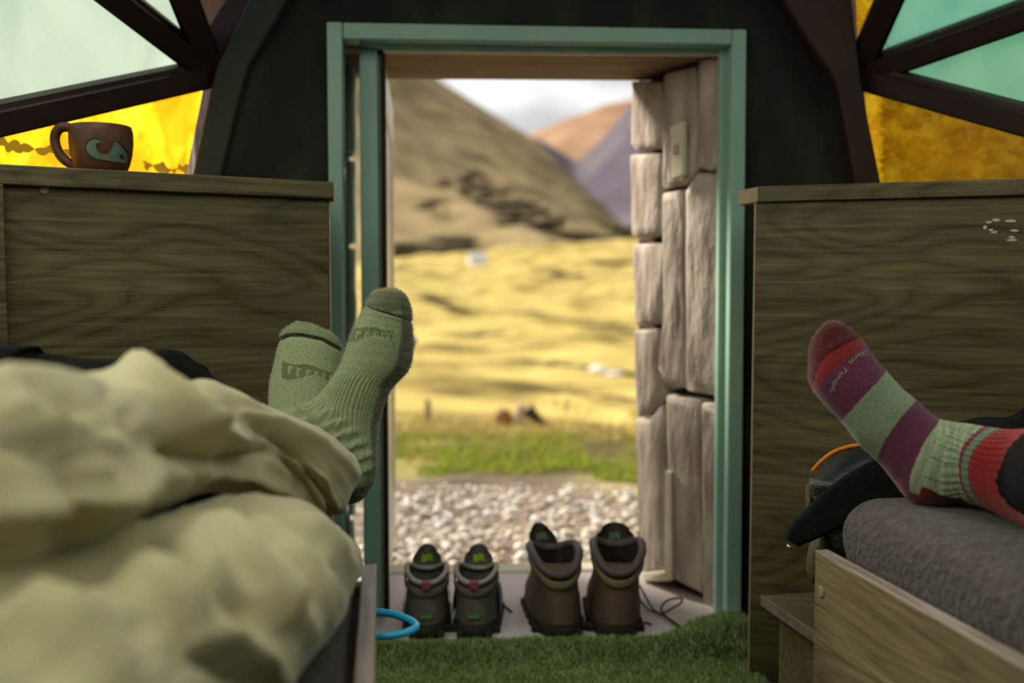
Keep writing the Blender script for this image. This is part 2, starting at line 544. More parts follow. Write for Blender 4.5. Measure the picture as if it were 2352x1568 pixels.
# ---- entrance wall
def wpoly(pts, off, th, mat, name, parent=None, **kw):
    nrm = Vector((-math.sin(WA), math.cos(WA), 0))
    return mk(name, *prism([W(x, y, off) for x, y in pts], nrm * th, 0), MT[mat], parent, rotz=WA, **kw)
bmw = merge(prism([W(x, y, .012) for x, y in [(235, 1600), (752, 1600), (752, 52), (752, -400), (640, -400), (640, -130), (530, 160), (505, 230), (462, 430)]], Vector((-math.sin(WA), math.cos(WA), 0)) * .03),
            prism([W(x, y, .012) for x, y in [(1713, 1600), (2225, 1600), (2000, 430), (1958, 200), (1942, 60), (1938, -400), (1713, -400)]], Vector((-math.sin(WA), math.cos(WA), 0)) * .03),
            prism([W(x, y, .012) for x, y in [(752, 53), (1713, 70), (1713, -400), (752, -400)]], Vector((-math.sin(WA), math.cos(WA), 0)) * .03))
mk('wall_front', *bmw, MT['feltwall'], rotz=WA, kind='structure')

nv = Vector((-math.sin(WA), math.cos(WA), 0))
door = empty('door_1', W(1232, 1440), WA, kind='structure')
def dpart(name, pts, off, th, mat, bev=.002):
    return mk(name, *prism([W(x, y, off) for x, y in pts], nv * th, bev), MT[mat], door)
dpart('frame_post', [(750, 50), (786, 50), (790, 1520), (768, 1520)], -.012, .06, 'paint')
dpart('frame_post', [(1683, 67), (1715, 67), (1702, 1470), (1668, 1470)], -.012, .06, 'paint')
dpart('frame_head', [(787, 51), (1682, 67), (1682, 102), (787, 89)], -.010, .055, 'paint')
dpart('stop_head', [(787, 93), (1680, 104), (1660, 121), (880, 113)], .030, .02, 'paint')
dpart('stop_strip', [(1656, 112), (1684, 100), (1670, 1462), (1644, 1462)], .024, .025, 'paint')
dpart('stop_edge', [(880, 114), (1658, 121), (1656, 127), (880, 120)], .034, .016, 'pale', .001)

# door leaf, swung outwards
leafA = P(879, 700, 1.985); leafB = P(903, 700, 2.72)
ld = Vector((leafB.x - leafA.x, leafB.y - leafA.y, 0)); LW = ld.length; ld.normalize()
la = math.atan2(ld.y, ld.x)
lz0 = 0.022; lz1 = W(850, 97).z
lo = Vector((leafA.x, leafA.y, 0))
T = .042
def leafbox(name, x0, x1, y0, y1, z0, z1, mat, bev=.002, parent=None):
    return mk(name, *xf(box(x0, x1, y0, y1, z0, z1, bev), lo, la), MT[mat], parent or door)
# local x along the leaf, local -y faces the passage
leaf = leafbox('door_leaf', 0.0, LW, 0.006, T, lz0, lz1, 'paint')
leafbox('leaf_stile', 0.012, .09, -.004, .006, lz0, lz1, 'cream', .001)
leafbox('leaf_stile', LW - .09, LW, -.004, .006, lz0, lz1, 'cream', .001)
leafbox('leaf_rail', .09, LW - .09, -.004, .006, lz1 - .10, lz1, 'cream', .001)
leafbox('leaf_rail', .09, LW - .09, -.004, .006, lz0, lz0 + .12, 'cream', .001)
leafbox('leaf_panel', .09, LW - .09, .001, .0058, lz0 + .12, lz1 - .10, 'cream', .0)
# wavy rubber seal along the hinge edge
zs = [lz0 + (lz1 - lz0) * k / 60 for k in range(61)]
R = []
for z in zs:
    wv = .002 * noise.noise(Vector((0, 0, z * 30)))
    pr = [(-.004, .001 + wv), (-.004, -.008 + wv), (.010, -.009), (.012, .002)]
    R.append([rz((x, y, 0), la) + lo + Vector((0, 0, z)) for x, y in pr])
mk('door_seal', *rings(R), MT['seal'], door, smooth=True)
hx = LW - .075
hz = P(955, 780, 2.63).z
hv = merge(xf(box(hx - .02, hx + .02, -.012, -.004, hz - .07, hz + .07, .003), lo, la),
           tube([rz((hx, -.004, hz), la) + lo, rz((hx, -.055, hz), la) + lo], .009),
           tube([rz((hx + .005, -.055, hz), la) + lo, rz((hx - .05, -.058, hz), la) + lo, rz((hx - .105, -.052, hz - .004), la) + lo], .010))
mk('door_handle', *hv, MT['metal'], door, smooth=True)
for z in (lz0 + .2, lz1 - .25):
    mk('hinge', *tube([W(788, 600, .03) * Vector((1, 1, 0)) if False else Vector((W(790, 600, .03).x, W(790, 600, .03).y, z + q)) for q in (-.04, .04)], .007), MT['metal'], door, smooth=True)

# ---- stone passage
EXT = 0.34
jr = empty('wall_passage_right', W(1650, 1440, .05), 0, kind='structure')
JD = [(1440, 2.32), (1455, 2.29), (1525, 2.17), (1575, 2.12), (1610, 2.085), (1660, 2.045)]
def jdep(px): return lerp_table(JD, px)
def jstone(poly, parent, bulge=.010, back=.05, D=jdep, side=1, name='stone', mat='stone'):
    """one dressed stone: outline, pillowed face, sides running back into the wall"""
    c = (sum(p[0] for p in poly) / len(poly), sum(p[1] for p in poly) / len(poly))
    # densify outline
    pts = []
    for (x0, y0), (x1, y1) in zip(poly, poly[1:] + poly[:1]):
        m = max(1, int(math.hypot(x1 - x0, y1 - y0) / 45))
        for k in range(m):
            u = k / m
            wob = 2.2
            pts.append((x0 + (x1 - x0) * u + wob * noise.noise(Vector((x0 * .01, y0 * .013 + u * 3, 1))), y0 + (y1 - y0) * u + wob * noise.noise(Vector((x0 * .013 + u * 3, y0 * .01, 5)))))
    out = Vector((-side, -.25, 0)).normalized()
    R = []
    for f, dz in ((1.0, -back), (1.0, -.012), (.985, -.003), (.95, .003), (.82, bulge * .8), (.5, bulge)):
        ring = []
        for x, y in pts:
            sx = c[0] + (x - c[0]) * (f if f > .9 else 1 - (1 - f) * 1.0)
            sy = c[1] + (y - c[1]) * (1 - (1 - f) * .6)
            q = P(sx, sy, D(sx)) + out * (dz + (.004 * noise.noise(Vector((sx * .02, sy * .012, 3))) if f < .9 else 0))
            ring.append(q)
        R.append(ring)
    return mk(name, *rings(R), MT[mat], parent, smooth=True)
# backing
bk = [P(1440, 60, 2.34), P(1668, 60, 2.03), P(1660, 1500, 2.03), P(1440, 1380, 2.34)]
mk('backing', *prism([q + Vector((.028, .0, 0)) for q in bk], (.30, .1, 0)), MT['joint'], jr)
stones = [
 [(1453, 186), (1520, 188), (1522, 300), (1518, 342), (1462, 347), (1451, 330)],
 [(1449, 354), (1516, 350), (1519, 450), (1521, 540), (1462, 549), (1455, 540)],
 [(1455, 560), (1524, 556), (1528, 640), (1513, 743), (1462, 746), (1457, 650)],
 [(1458, 756), (1512, 753), (1511, 850), (1518, 905), (1490, 955), (1464, 948)],
 [(1462, 958), (1495, 962), (1520, 930), (1527, 1050), (1537, 1320), (1482, 1330), (1466, 1150)],
 [(1526, 168), (1600, 150), (1602, 250), (1598, 380), (1575, 425), (1524, 432), (1524, 300)],
 [(1608, 138), (1654, 128), (1656, 260), (1655, 378), (1632, 395), (1606, 385), (1605, 250)],
 [(1525, 440), (1560, 434), (1572, 500), (1574, 890), (1535, 893), (1515, 850), (1528, 700), (1524, 560)],
 [(1577, 435), (1604, 395), (1654, 400), (1653, 913), (1578, 900)],
 [(1532, 905), (1606, 916), (1610, 1100), (1612, 1365), (1543, 1330), (1536, 1100)],
 [(1615, 922), (1652, 922), (1646, 1450), (1618, 1400)],
]
for s_ in stones: jstone(s_, jr, .009 if s_[0][0] < 1500 else .004)
# pale rendered strip at the foot of the outer stone
mk('pale_strip', *prism([P(x, y, jdep(x) - .02) for x, y in [(1528, 1080), (1541, 1085), (1543, 1334), (1478, 1336), (1476, 1316), (1526, 1312)]], (.01, .015, 0), .002), MT['pale'], jr)
sw = empty('light_switch', P(1556, 410, jdep(1556) - .012), 0, label='cream switch plate on the stone beside the doorway', cat='switch')
plate = [P(x, y, jdep(x) - .030) for x, y in [(1538, 292), (1567, 278), (1568, 402), (1541, 412)]]
mk('plate', *prism(plate, (.012, .006, 0), .002), MT['plate'], sw)
mk('rocker', *prism([q + Vector((-.004, -.004, 0)) for q in [P(x, y, jdep(x) - .030) for x, y in [(1548, 335), (1558, 330), (1559, 352), (1549, 356)]]], (.008, .004, 0), .001), M('grey_switch_rocker', (.42, .38, .26)), sw)

jl = empty('wall_passage_left', W(780, 1440, .05), 0, kind='structure')
LD = [(700, 2.02), (780, 2.06), (806, 2.2), (826, 2.30)]
for y0, y1 in ((60, 360), (363, 560), (563, 796), (799, 1014), (1017, 1184), (1187, 1360)):
    jstone([(778, y0), (800, y0 + 4), (815 - (y0 > 700) * 3, y0 + 6), (817, y1), (778, y1 + 4)], jl, .006, .05, lambda x: lerp_table(LD, x), -1)
mk('backing', *prism([P(815, 60, 2.27) + Vector((-.012, 0, 0)), P(775, 60, 2.03) + Vector((-.012, 0, 0)), P(775, 1500, 2.03) + Vector((-.012, 0, 0)), P(815, 1420, 2.27) + Vector((-.012, 0, 0))], (-.3, .05, 0)), MT['joint'], jl)

# lintel over the passage
l0 = W(770, 117, .045); l1 = W(1690, 126, .045)
zl = W(1232, 118, .045).z
zo = P(1176, 183, 2.29).z
V = [Vector((-.66, l0.y - .01, zl)), Vector((.72, l1.y + .02, zl)), Vector((.72, 2.32, zo)), Vector((-.66, 2.27, zo))]
mk('wall_lintel', *prism(V, (0, 0, .20), .004), MT['lintel'], kind='structure')
# unseen outer walls either side of the passage, added to block stray light
mk('wall_outer_left', *box(-.66, -.42, 2.06, 2.26, -.1, 1.22, .01), MT['stone'], kind='structure')
mk('wall_outer_right', *box(.44, .70, 2.12, 2.30, -.1, 1.22, .01), MT['stone'], kind='structure')

# sill
mk('floor_sill', *slab([(-.62, 1.86), (.62, 1.9), (.62, 2.33), (-.62, 2.28)], -.09, .010, .003), MT['sill'], kind='structure')
mk('trim_sill', *slab([(-.62, 2.285), (.62, 2.335), (.62, 2.40), (-.62, 2.35)], -.1, .014, .004), MT['pale'], kind='structure')

# interior floor under the turf
mk('floor', *slab([(-1.6, -1.7), (1.75, -1.7), (1.75, 1.95), (-1.6, 1.95)], -.08, -.045), MT['feltwall'], kind='structure')
# ================================================================= LANDSCAPE
def fbm(x, y, z=0.0, o=4):
    return noise.fractal(Vector((x, y, z)), 1.0, 2.0, o)

def landmat(name, build):
    m, t, o = newmat(name)
    p = nd(t, 'ShaderNodeBsdfPrincipled', Roughness=0.95)
    p.inputs['Specular IOR Level'].default_value = 0.05
    t.links.new(build(t, p), p.inputs['Base Color'])
    t.links.new(p.outputs[0], o.inputs['Surface'])
    return m
def mixc(t, fac, a, b):
    m = nd(t, 'ShaderNodeMix', data_type='RGBA')
    for s, v in (('Factor', fac), ('A', a), ('B', b)):
        if isinstance(v, (tuple, float)): m.inputs[s].default_value = (v + (1,)) if isinstance(v, tuple) else v
        else: t.links.new(v, m.inputs[s])
    return m.outputs['Result']
def maprange(t, v, a, b):
    m = nd(t, 'ShaderNodeMapRange'); m.inputs[1].default_value = a; m.inputs[2].default_value = b
    t.links.new(v, m.inputs[0]); return m.outputs[0]
def worldpos(t):
    g = nd(t, 'ShaderNodeNewGeometry'); s = nd(t, 'ShaderNodeSeparateXYZ')
    t.links.new(g.outputs['Position'], s.inputs[0]); return g, s

def b_ground(t, p):
    g, s = worldpos(t)
    ln = nd(t, 'ShaderNodeMath', operation='LOGARITHM'); t.links.new(s.outputs['Y'], ln.inputs[0]); ln.inputs[1].default_value = 2.718
    # ground cover measured in distance so that patches keep their size on the slope
    n1 = nd(t, 'ShaderNodeTexNoise', Scale=0.35, Detail=7.0, Roughness=.6); t.links.new(g.outputs['Position'], n1.inputs['Vector'])
    n2 = nd(t, 'ShaderNodeTexNoise', Scale=3.0, Detail=6.0, Roughness=.6); t.links.new(g.outputs['Position'], n2.inputs['Vector'])
    dry = ramp(t, n1.outputs['Fac'], [(0.30, (0.085, 0.062, 0.016)), (0.43, (0.24, 0.18, 0.05)), (0.53, (0.40, 0.305, 0.09)), (0.72, (0.50, 0.385, 0.12))])
    gr = ramp(t, n2.outputs['Fac'], [(0.32, (0.08, 0.055, 0.03)), (0.46, (0.09, 0.115, 0.018)), (0.58, (0.20, 0.19, 0.04)), (0.7, (0.32, 0.26, 0.085))])
    soil = ramp(t, n2.outputs['Fac'], [(0.35, (0.10, 0.07, 0.05)), (0.65, (0.24, 0.18, 0.13))])
    wob = nd(t, 'ShaderNodeMath', operation='MULTIPLY_ADD'); t.links.new(n2.outputs['Fac'], wob.inputs[0]); wob.inputs[1].default_value = .5; t.links.new(ln.outputs[0], wob.inputs[2])
    a = mixc(t, maprange(t, wob.outputs[0], 1.57, 1.75), soil, gr)
    b = mixc(t, maprange(t, wob.outputs[0], 1.84, 2.02), a, dry)
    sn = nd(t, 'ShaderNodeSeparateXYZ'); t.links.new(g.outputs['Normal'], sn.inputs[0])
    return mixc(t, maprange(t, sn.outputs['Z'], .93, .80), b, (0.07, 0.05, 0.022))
MT['ground'] = landmat('dry_pasture_ground', b_ground)
def b_hill(t, p):
    v = coords(t, (.030, .030, .045))
    n1 = noisefac(t, v, 1.0, 8, .62, .5)
    n2 = noisefac(t, coords(t, (.012, .012, .02)), 1.0, 5, .6)
    a = ramp(t, n1, [(0.32, (0.085, 0.063, 0.031)), (0.43, (0.175, 0.130, 0.063)), (0.55, (0.25, 0.19, 0.093)), (.72, (0.34, 0.26, 0.128))])
    return mixc(t, maprange(t, n2, .55, .66), a, (0.075, 0.057, 0.028))
MT['hill'] = landmat('tussock_hillside', b_hill)
def b_mtnA(t, p):
    n1 = noisefac(t, coords(t, (.003, .003, .004)), 1.0, 8, .6, .4)
    return ramp(t, n1, [(0.33, (0.12, 0.075, 0.068)), (0.47, (0.26, 0.15, 0.09)), (0.65, (0.33, 0.21, 0.13))])
MT['mtnA'] = landmat('rust_rock', b_mtnA)
def b_mtnB(t, p):
    n1 = noisefac(t, coords(t, (.006, .006, .006)), 1.0, 8, .6, .4)
    return ramp(t, n1, [(0.33, (0.065, 0.055, 0.078)), (0.5, (0.10, 0.085, 0.105)), (0.7, (0.16, 0.13, 0.12))])
MT['mtnB'] = landmat('purple_grey_rock', b_mtnB)

GT = [(2.36, None), (5.0, 1012), (8, 962), (14, 905), (25, 832), (45, 748), (75, 668), (110, 603), (150, 588), (210, 600)]
def gz(px, r):
    if r < 5.0: base = -.085 - .012 * (r - 2.36) / 2.64
    else:
        py = lerp_table([(math.log(a), b) for a, b in GT[1:]], math.log(r))
        far = min(1, max(0, (r - 60) / 50))
        py -= far * (px - 1000) / 450 * 34
        base = EYE - (py - 650) / F * r
    x = (px - 1176) / F * r
    amp = 0.0 if r < 4.6 else min(1, (r - 4.6) / 8)
    b = amp * r * .0115 * fbm(x * 9 / r + 3, math.log(r) * 5.5, 2.2)
    # eroded banks that cut across the pasture
    for (bx0, bx1, r0, slope, h) in ((1150, 1700, 13.5, .0016, .055), (1000, 1700, 30, .0004, .035), (700, 1250, 52, -.0003, .03)):
        rr = r0 * (1 - slope * (px - bx0))
        e = max(0, min(1, (px - bx0) / 90)) * max(0, min(1, (bx1 - px) / 90))
        u = (r - rr) / (rr * .035)
        b += e * h * r * .35 * (1 / (1 + math.exp(-max(-20, min(20, u)) * 2.2)) - .5) * math.exp(-abs(u) * .16)
    return base + b
cols = [-2200 + k * 60 for k in range(25)] + [-700 + k * 26 for k in range(144)] + [3100 + k * 90 for k in range(16)]
rws = [2.36 * (215 / 2.36) ** (j / 210) for j in range(211)]
V, Fc = grid(len(cols), len(rws), lambda i, j: Vector(((cols[i] - 1176) / F * rws[j], rws[j], gz(cols[i], rws[j]))))
mk('ground', V, Fc, MT['ground'], smooth=True, kind='structure')

def ridge_land(name, ridge, r0, r1, base, cols, rows, amp, mat, fr, sharp=1.0):
    def fn(i, j):
        px = cols[i]; t = j / (rows - 1)
        if t <= .8:
            u = t / .8
            r = r0 * (r1 / r0) ** u
            py = base(px) + (lerp_table(ridge, px) - base(px)) * u ** sharp
        else:
            u = (t - .8) / .2
            r = r1 * (1 + .5 * u)
            py = lerp_table(ridge, px) + 400 * u
        x = (px - 1176) / F * r
        z = EYE - (py - 650) / F * r
        k = math.sin(min(1, t / .8) * math.pi) ** .5 if 0 < t < .8 else (0.12 if t < .99 else 0)
        z += amp * r * k * fbm(x / r * fr + px * .0, math.log(r) * fr * .9 + x / r * fr * .8, 4.4, 5)
        return Vector((x, r, z))
    V, Fc = grid(len(cols), rows, fn)
    mk(name, V, Fc, mat, smooth=True, kind='structure')
ridge_land('hill', [(-2400, -500), (-200, -480), (600, -130), (1000, 183), (1100, 246), (1210, 312), (1290, 384), (1370, 462), (1450, 545), (1530, 612), (1800, 640)], 170, 520,
           lambda px: 600 - (px - 900) * .05, [-2400 + k * 24 for k in range(172)], 120, .020, MT['hill'], 7.0)
ridge_land('mountain', [(200, 480), (1000, 390), (1190, 318), (1240, 300), (1300, 276), (1345, 262), (1390, 242), (1450, 230), (1550, 225), (1700, 420), (3600, 520)], 1700, 3400,
           lambda px: 600, [200 + k * 22 for k in range(150)], 70, .018, MT['mtnA'], 11.0)
ridge_land('mountain', [(200, 560), (1000, 360), (1190, 322), (1235, 318), (1290, 350), (1325, 372), (1370, 335), (1410, 288), (1450, 240), (1520, 200), (1640, 260), (1800, 480), (3600, 540)], 800, 1500,
           lambda px: 610, [200 + k * 22 for k in range(150)], 70, .014, MT['mtnB'], 11.0)

def on_ground(px, r):
    return Vector(((px - 1176) / F * r, r, gz(px, r)))
def rock(bm_seed, size, sub=2, flat=.7, amp=.28):
    bm = bmesh.new()
    bmesh.ops.create_icosphere(bm, subdivisions=sub, radius=1)
    for v in bm.verts:
        n = 1 + amp * noise.noise(v.co * 1.1 + Vector((bm_seed * 3.7, bm_seed * 1.3, 0))) + amp * .4 * noise.noise(v.co * 2.9 + Vector((0, bm_seed, 2)))
        v.co = Vector((v.co.x * size[0] * n, v.co.y * size[1] * n, v.co.z * size[2] * n))
    return bmout(bm)
# dark scrub on the hillside and bank shadow and soil as dark pasture blobs
HR = [(-2400, -500), (-200, -480), (600, -130), (1000, 183), (1100, 246), (1210, 312), (1290, 384), (1370, 462), (1450, 545), (1530, 612), (1800, 640)]
V, Fc = [], []
rs = random.Random(8)
def add_blob(c, sx, sy, sz, seed):
    v, f = rock(seed, (sx, sy, sz), 2, amp=.5)
    n = len(V)
    V.extend([q + c for q in v]); Fc.extend([[i_ + n for i_ in q] for q in f])
scr = [(1050, 412, 22, 8), (1078, 428, 28, 11), (1108, 452, 32, 13), (1138, 478, 36, 15), (1165, 503, 38, 17), (1195, 520, 44, 15), (1235, 532, 48, 16), (1275, 541, 48, 14), (1318, 547, 40, 11),
       (1212, 488, 36, 11), (1182, 462, 26, 10), (1255, 508, 32, 12), (1256, 575, 10, 20), (1000, 562, 60, 9), (955, 578, 50, 8), (1060, 548, 40, 8), (1425, 540, 30, 11), (1395, 522, 20, 7), (1100, 400, 18, 7), (1340, 470, 20, 6), (990, 470, 22, 7)]
for px, py, a_, b_ in scr:
    bs = 600 - (px - 900) * .05; rd = lerp_table(HR, px)
    u_ = min(.97, max(0.02, (bs - py) / (bs - rd)))
    r_ = 170 * (520 / 170) ** u_
    for k in range(14):
        add_blob(P(px + rs.gauss(0, .8) * a_, py + rs.gauss(0, .7) * b_, r_ * rs.uniform(.93, 1.0)), a_ * .8 * r_ / F * rs.uniform(.5, 1.1), a_ * .3 * r_ / F, b_ * .5 * r_ / F * rs.uniform(.5, 1.1), rs.uniform(0, 50))
mk('scrub', V, Fc, M('dark_scrub', (.075, .058, .030), (.14, .108, .056), .15, rough=1), smooth=True, label='dark scrub filling the gully of the tan hillside', cat='scrub', kind='stuff')
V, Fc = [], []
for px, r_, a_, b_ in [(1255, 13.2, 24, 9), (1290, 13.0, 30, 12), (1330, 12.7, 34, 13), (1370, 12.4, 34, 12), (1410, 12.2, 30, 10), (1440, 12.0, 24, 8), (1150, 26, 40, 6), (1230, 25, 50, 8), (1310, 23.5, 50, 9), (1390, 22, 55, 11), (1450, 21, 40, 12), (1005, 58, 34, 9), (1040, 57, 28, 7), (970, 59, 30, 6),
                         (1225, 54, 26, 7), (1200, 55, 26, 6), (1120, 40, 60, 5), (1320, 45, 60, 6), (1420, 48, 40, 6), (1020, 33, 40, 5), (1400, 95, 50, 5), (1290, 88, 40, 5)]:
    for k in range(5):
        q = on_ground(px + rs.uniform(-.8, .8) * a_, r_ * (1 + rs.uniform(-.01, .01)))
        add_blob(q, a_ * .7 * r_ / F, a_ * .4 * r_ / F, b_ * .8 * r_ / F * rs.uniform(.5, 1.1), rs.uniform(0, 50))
mk('bank_shade', V, Fc, M('bank_shade_soil', (.060, .045, .018), (.15, .11, .04), .9, rough=1), smooth=True, label='bank shadow and soil as dark blobs on the yellow pasture', cat='bank', kind='stuff')  # the banks' shadow put into dark colour, together with bare soil
# far white cottage
c0 = on_ground(1097, 104); 
house = empty('cottage', c0, .3, label='small white cottage far off on the pasture edge', cat='building')
s = 104 / F
mk('wall', *xf(box(-20 * s, 20 * s, -10 * s, 10 * s, -.4, 20 * s), c0, .3), M('whitewash', (.85, .84, .8), (.78, .77, .73)), house)
rv = [(-22 * s, -12 * s, 20 * s), (22 * s, -12 * s, 20 * s), (22 * s, 0, 30 * s), (-22 * s, 0, 30 * s), (-22 * s, 12 * s, 20 * s), (22 * s, 12 * s, 20 * s)]
mk('roof', [rz(v, .3) + c0 for v in rv], [(0, 1, 2, 3), (3, 2, 5, 4), (0, 3, 4), (1, 5, 2)], M('pale_sheet_roof', (.72, .70, .66)), house)
MT['whiterock'] = M('white_boulder', (.80, .77, .70), (.62, .59, .52), 3, rough=.9, bmp=.3)
for k, (px, py_, r, sz) in enumerate(((1375, 862, 21, 26), (1412, 874, 20, 20))):
    c = on_ground(px, r)
    v, f = rock(k + 3, (sz * r / F, sz * .8 * r / F, sz * .55 * r / F))
    mk('boulder', [q + c for q in v], f, MT['whiterock'], smooth=True, label=('larger' if k == 0 else 'smaller') + ' of two white boulders by the dark bank', cat='rock', group='white boulders')
# stump in the middle of the pasture: rusty left lobe, pale split trunk, dark root running right, the cast shadow built as mesh
r = 6.9; s = r / F; c = on_ground(1195, r)
st = empty('tree_stump', c, 0, label='rust brown broken stump with pale split trunk beyond the green grass', cat='stump')
def lobe(name, dx, dz, sx, sz, mat, seed):
    v, f = rock(seed, (sx * s, sx * .8 * s, sz * s), 2, amp=.35)
    mk(name, [q + c + Vector((dx * s, 0, dz * s)) for q in v], f, mat, st, smooth=True)
lobe('stump_side', -38, 18, 22, 26, M('rusty_bark', (.30, .13, .035), (.20, .09, .03), 30, bmp=.5), 11)
mk('trunk', *tube([c + Vector((2 * s, -.03, -5 * s)), c + Vector((-2 * s, -.03, 25 * s)), c + Vector((3 * s, -.03, 52 * s))], lambda u: (15 - 5 * u) * s, 9, steps=8), M('pale_split_wood', (.50, .40, .30), (.36, .28, .2), 30, bmp=.5), st, smooth=True)
mk('stump_side', *tube([c + Vector((16 * s, 0, 40 * s)), c + Vector((30 * s, 0, 26 * s)), c + Vector((55 * s, 0, 5 * s)), c + Vector((80 * s, 0, -4 * s))], lambda u: (18 - 14 * u) * s, 9, steps=10), M('stump_shade', (.055, .038, .026), None, 30, bmp=.5), st, smooth=True)  # dark shape stands in for the stump's cast shadow
r = 7.6; s = r / F; c = on_ground(981, r)
mk('fence_post', *tube([c + Vector((0, 0, -.02)), c + Vector((.004, 0, 26 * s)), c + Vector((0, 0, 48 * s))], lambda u: (8 - 2 * u) * s, 7, steps=5), M('grey_post', (.22, .17, .11), None, 30), label='short weathered post standing in the dry pasture', cat='post')

# gravel in front of the sill: the largest stones singly, the rest as one bed
MT['grv'] = [M('gravel_%s' % n_, c1, c2, 30, rough=.9, bmp=.3) for n_, c1, c2 in (('cream', (.66, .58, .48), (.50, .43, .34)), ('tan', (.44, .35, .26), (.32, .25, .18)), ('grey', (.40, .36, .32), (.28, .25, .23)), ('white', (.82, .78, .72), (.66, .62, .56)))]
protos = []
for k in range(8):
    v, f = rock(k + 20, (1, .85, .7), 2 if k < 8 else 1, amp=.3)
    protos.append((v, f))
GL = 'rounded pale gravel stone on the bed outside the sill'
shared = {}
rnd = random.Random(3)
placed = []
for k in range(420):
    px = rnd.uniform(880, 1480); r = 2.50 + 1.15 * rnd.random() ** .85
    c = on_ground(px, r) + Vector((0, 0, .004))
    sz = rnd.uniform(.012, .024)
    if any((c - c_).length < (sz + s_) * 1.12 for c_, s_ in placed): continue
    placed.append((c, sz))
    pk, mk_ = rnd.randrange(8), rnd.choice((0, 0, 0, 1, 1, 2, 3))
    key = (pk, mk_)
    if key not in shared:
        me = bpy.data.meshes.new('gravel_stone')
        me.from_pydata(protos[pk][0], [], protos[pk][1])
        me.polygons.foreach_set('use_smooth', [True] * len(me.polygons))
        me.materials.append(MT['grv'][mk_])
        shared[key] = me
    o = bpy.data.objects.new('gravel_stone', shared[key])
    o.location = c; o.scale = (sz, sz, sz); o.rotation_euler = (rnd.uniform(-.4, .4), rnd.uniform(-.4, .4), rnd.uniform(0, 6.28))
    COL.objects.link(o)
    setp(o, GL, 'stone', 'gravel outside the sill')
for mi in range(4):
    V, Fc = [], []
    for k in range(700):
        px = rnd.uniform(500, 1900); r = 2.42 + 1.4 * rnd.random()
        c = on_ground(px, r); sz = rnd.uniform(.006, .013)
        v, f = protos[rnd.randrange(8)]
        a = rnd.uniform(0, 6.28); n = len(V)
        V += [rz(q * sz, a) + c for q in v]; Fc += [[i + n for i in q] for q in f]
    mk('gravel', V, Fc, MT['grv'][mi], smooth=True, label='fine %s gravel strewn between the larger stones' % ('cream', 'tan', 'grey', 'white')[mi], cat='gravel', kind='stuff')

# green grass beyond the gravel
def blades(n, place, hfun, wfun, lean, rnd):
    V, Fc = [], []
    for _ in range(n):
        b = place(rnd)
        if b is None: continue
        h = hfun(rnd, b); wd = wfun(rnd)
        a = rnd.uniform(0, 6.28); dx, dy = math.cos(a), math.sin(a)
        l = rnd.uniform(*lean) * h; a2 = rnd.uniform(0, 6.28); lx, ly = math.cos(a2) * l, math.sin(a2) * l
        k = len(V)
        V += [b + Vector((-dx * wd, -dy * wd, 0)), b + Vector((dx * wd, dy * wd, 0)),
              b + Vector((lx * .35 + dx * wd * .7, ly * .35 + dy * wd * .7, h * .6)), b + Vector((lx * .35 - dx * wd * .7, ly * .35 - dy * wd * .7, h * .6)), b + Vector((lx, ly, h * (1 - .25 * abs(l / h))))]
        Fc += [(k, k + 1, k + 2, k + 3), (k + 3, k + 2, k + 4)]
    return V, Fc
def gmat(name, c1, c2, tr=.4):
    m, t, o = newmat(name)
    d = nd(t, 'ShaderNodeBsdfDiffuse'); q = nd(t, 'ShaderNodeBsdfTranslucent')
    c = ramp(t, noisefac(t, coords(t), 35, 3), [(.35, c1), (.65, c2)])
    t.links.new(c, d.inputs[0]); t.links.new(c, q.inputs[0])
    x = nd(t, 'ShaderNodeMixShader'); x.inputs[0].default_value = tr
    t.links.new(d.outputs[0], x.inputs[1]); t.links.new(q.outputs[0], x.inputs[2]); t.links.new(x.outputs[0], o.inputs['Surface'])
    return m
def place_out(rnd):
    for _ in range(20):
        px = rnd.uniform(500, 1900); r = rnd.uniform(3.55, 5.7)
        if noise.noise(Vector(((px - 1176) / F * r * 3.0, r * 3.0, 1.0))) > -.02 + .35 * (r < 3.9) + .25 * (r > 5.4): return on_ground(px, r)
    return None
V, Fc = blades(11000, place_out, lambda q, b: q.uniform(.015, .055), lambda q: .0035, (.1, .8), rnd)
mk('grass', V, Fc, gmat('fresh_grass', (.15, .22, .025), (.36, .37, .06)), label='fresh green grass growing beyond the gravel', cat='grass', kind='stuff')
V, Fc = blades(6000, lambda q: on_ground(q.uniform(500, 1900), q.uniform(4.3, 7.5)), lambda q, b: q.uniform(.03, .08), lambda q: .004, (.2, .9), rnd)
mk('grass', V, Fc, gmat('straw_grass', (.26, .20, .07), (.37, .29, .11)), label='straw coloured dry grass behind the green patch', cat='grass', kind='stuff')
# ================================================================= FURNITURE
MT['wood'] = wood('olive_oak_laminate', (0.026, 0.020, 0.007), (0.088, 0.072, 0.029), (0.170, 0.144, 0.062))
MT['wood2'] = wood('light_oak_laminate', (0.075, 0.057, 0.028), (0.17, 0.135, 0.070), (0.26, 0.215, 0.118), s=(1.6, 9, 9), k=26)
MT['edge'] = M('pale_edge_banding', (.40, .33, .20), (.34, .28, .17), 20, rough=.35, spec=.5)
MT['topedge'] = wood('grey_grained_lit_edge', (0.10, 0.078, 0.062), (0.26, 0.21, 0.18), (0.44, 0.38, 0.34), s=(3, 26, 26), k=10, rough=.35, spec=.6)  # paler than the boards: door light along top edges is in the colour
MT['cap'] = M('olive_screw_cap', (.24, .21, .11), (.22, .19, .10), 20, rough=.45)
MT['cush'] = M('grey_fleece_cover', (.052, .046, .043), (.082, .073, .068), 90, (1, 1, 1), rough=.95, bmp=1.0, bscale=110, bdist=.010, sheen=.08, spec=.1)

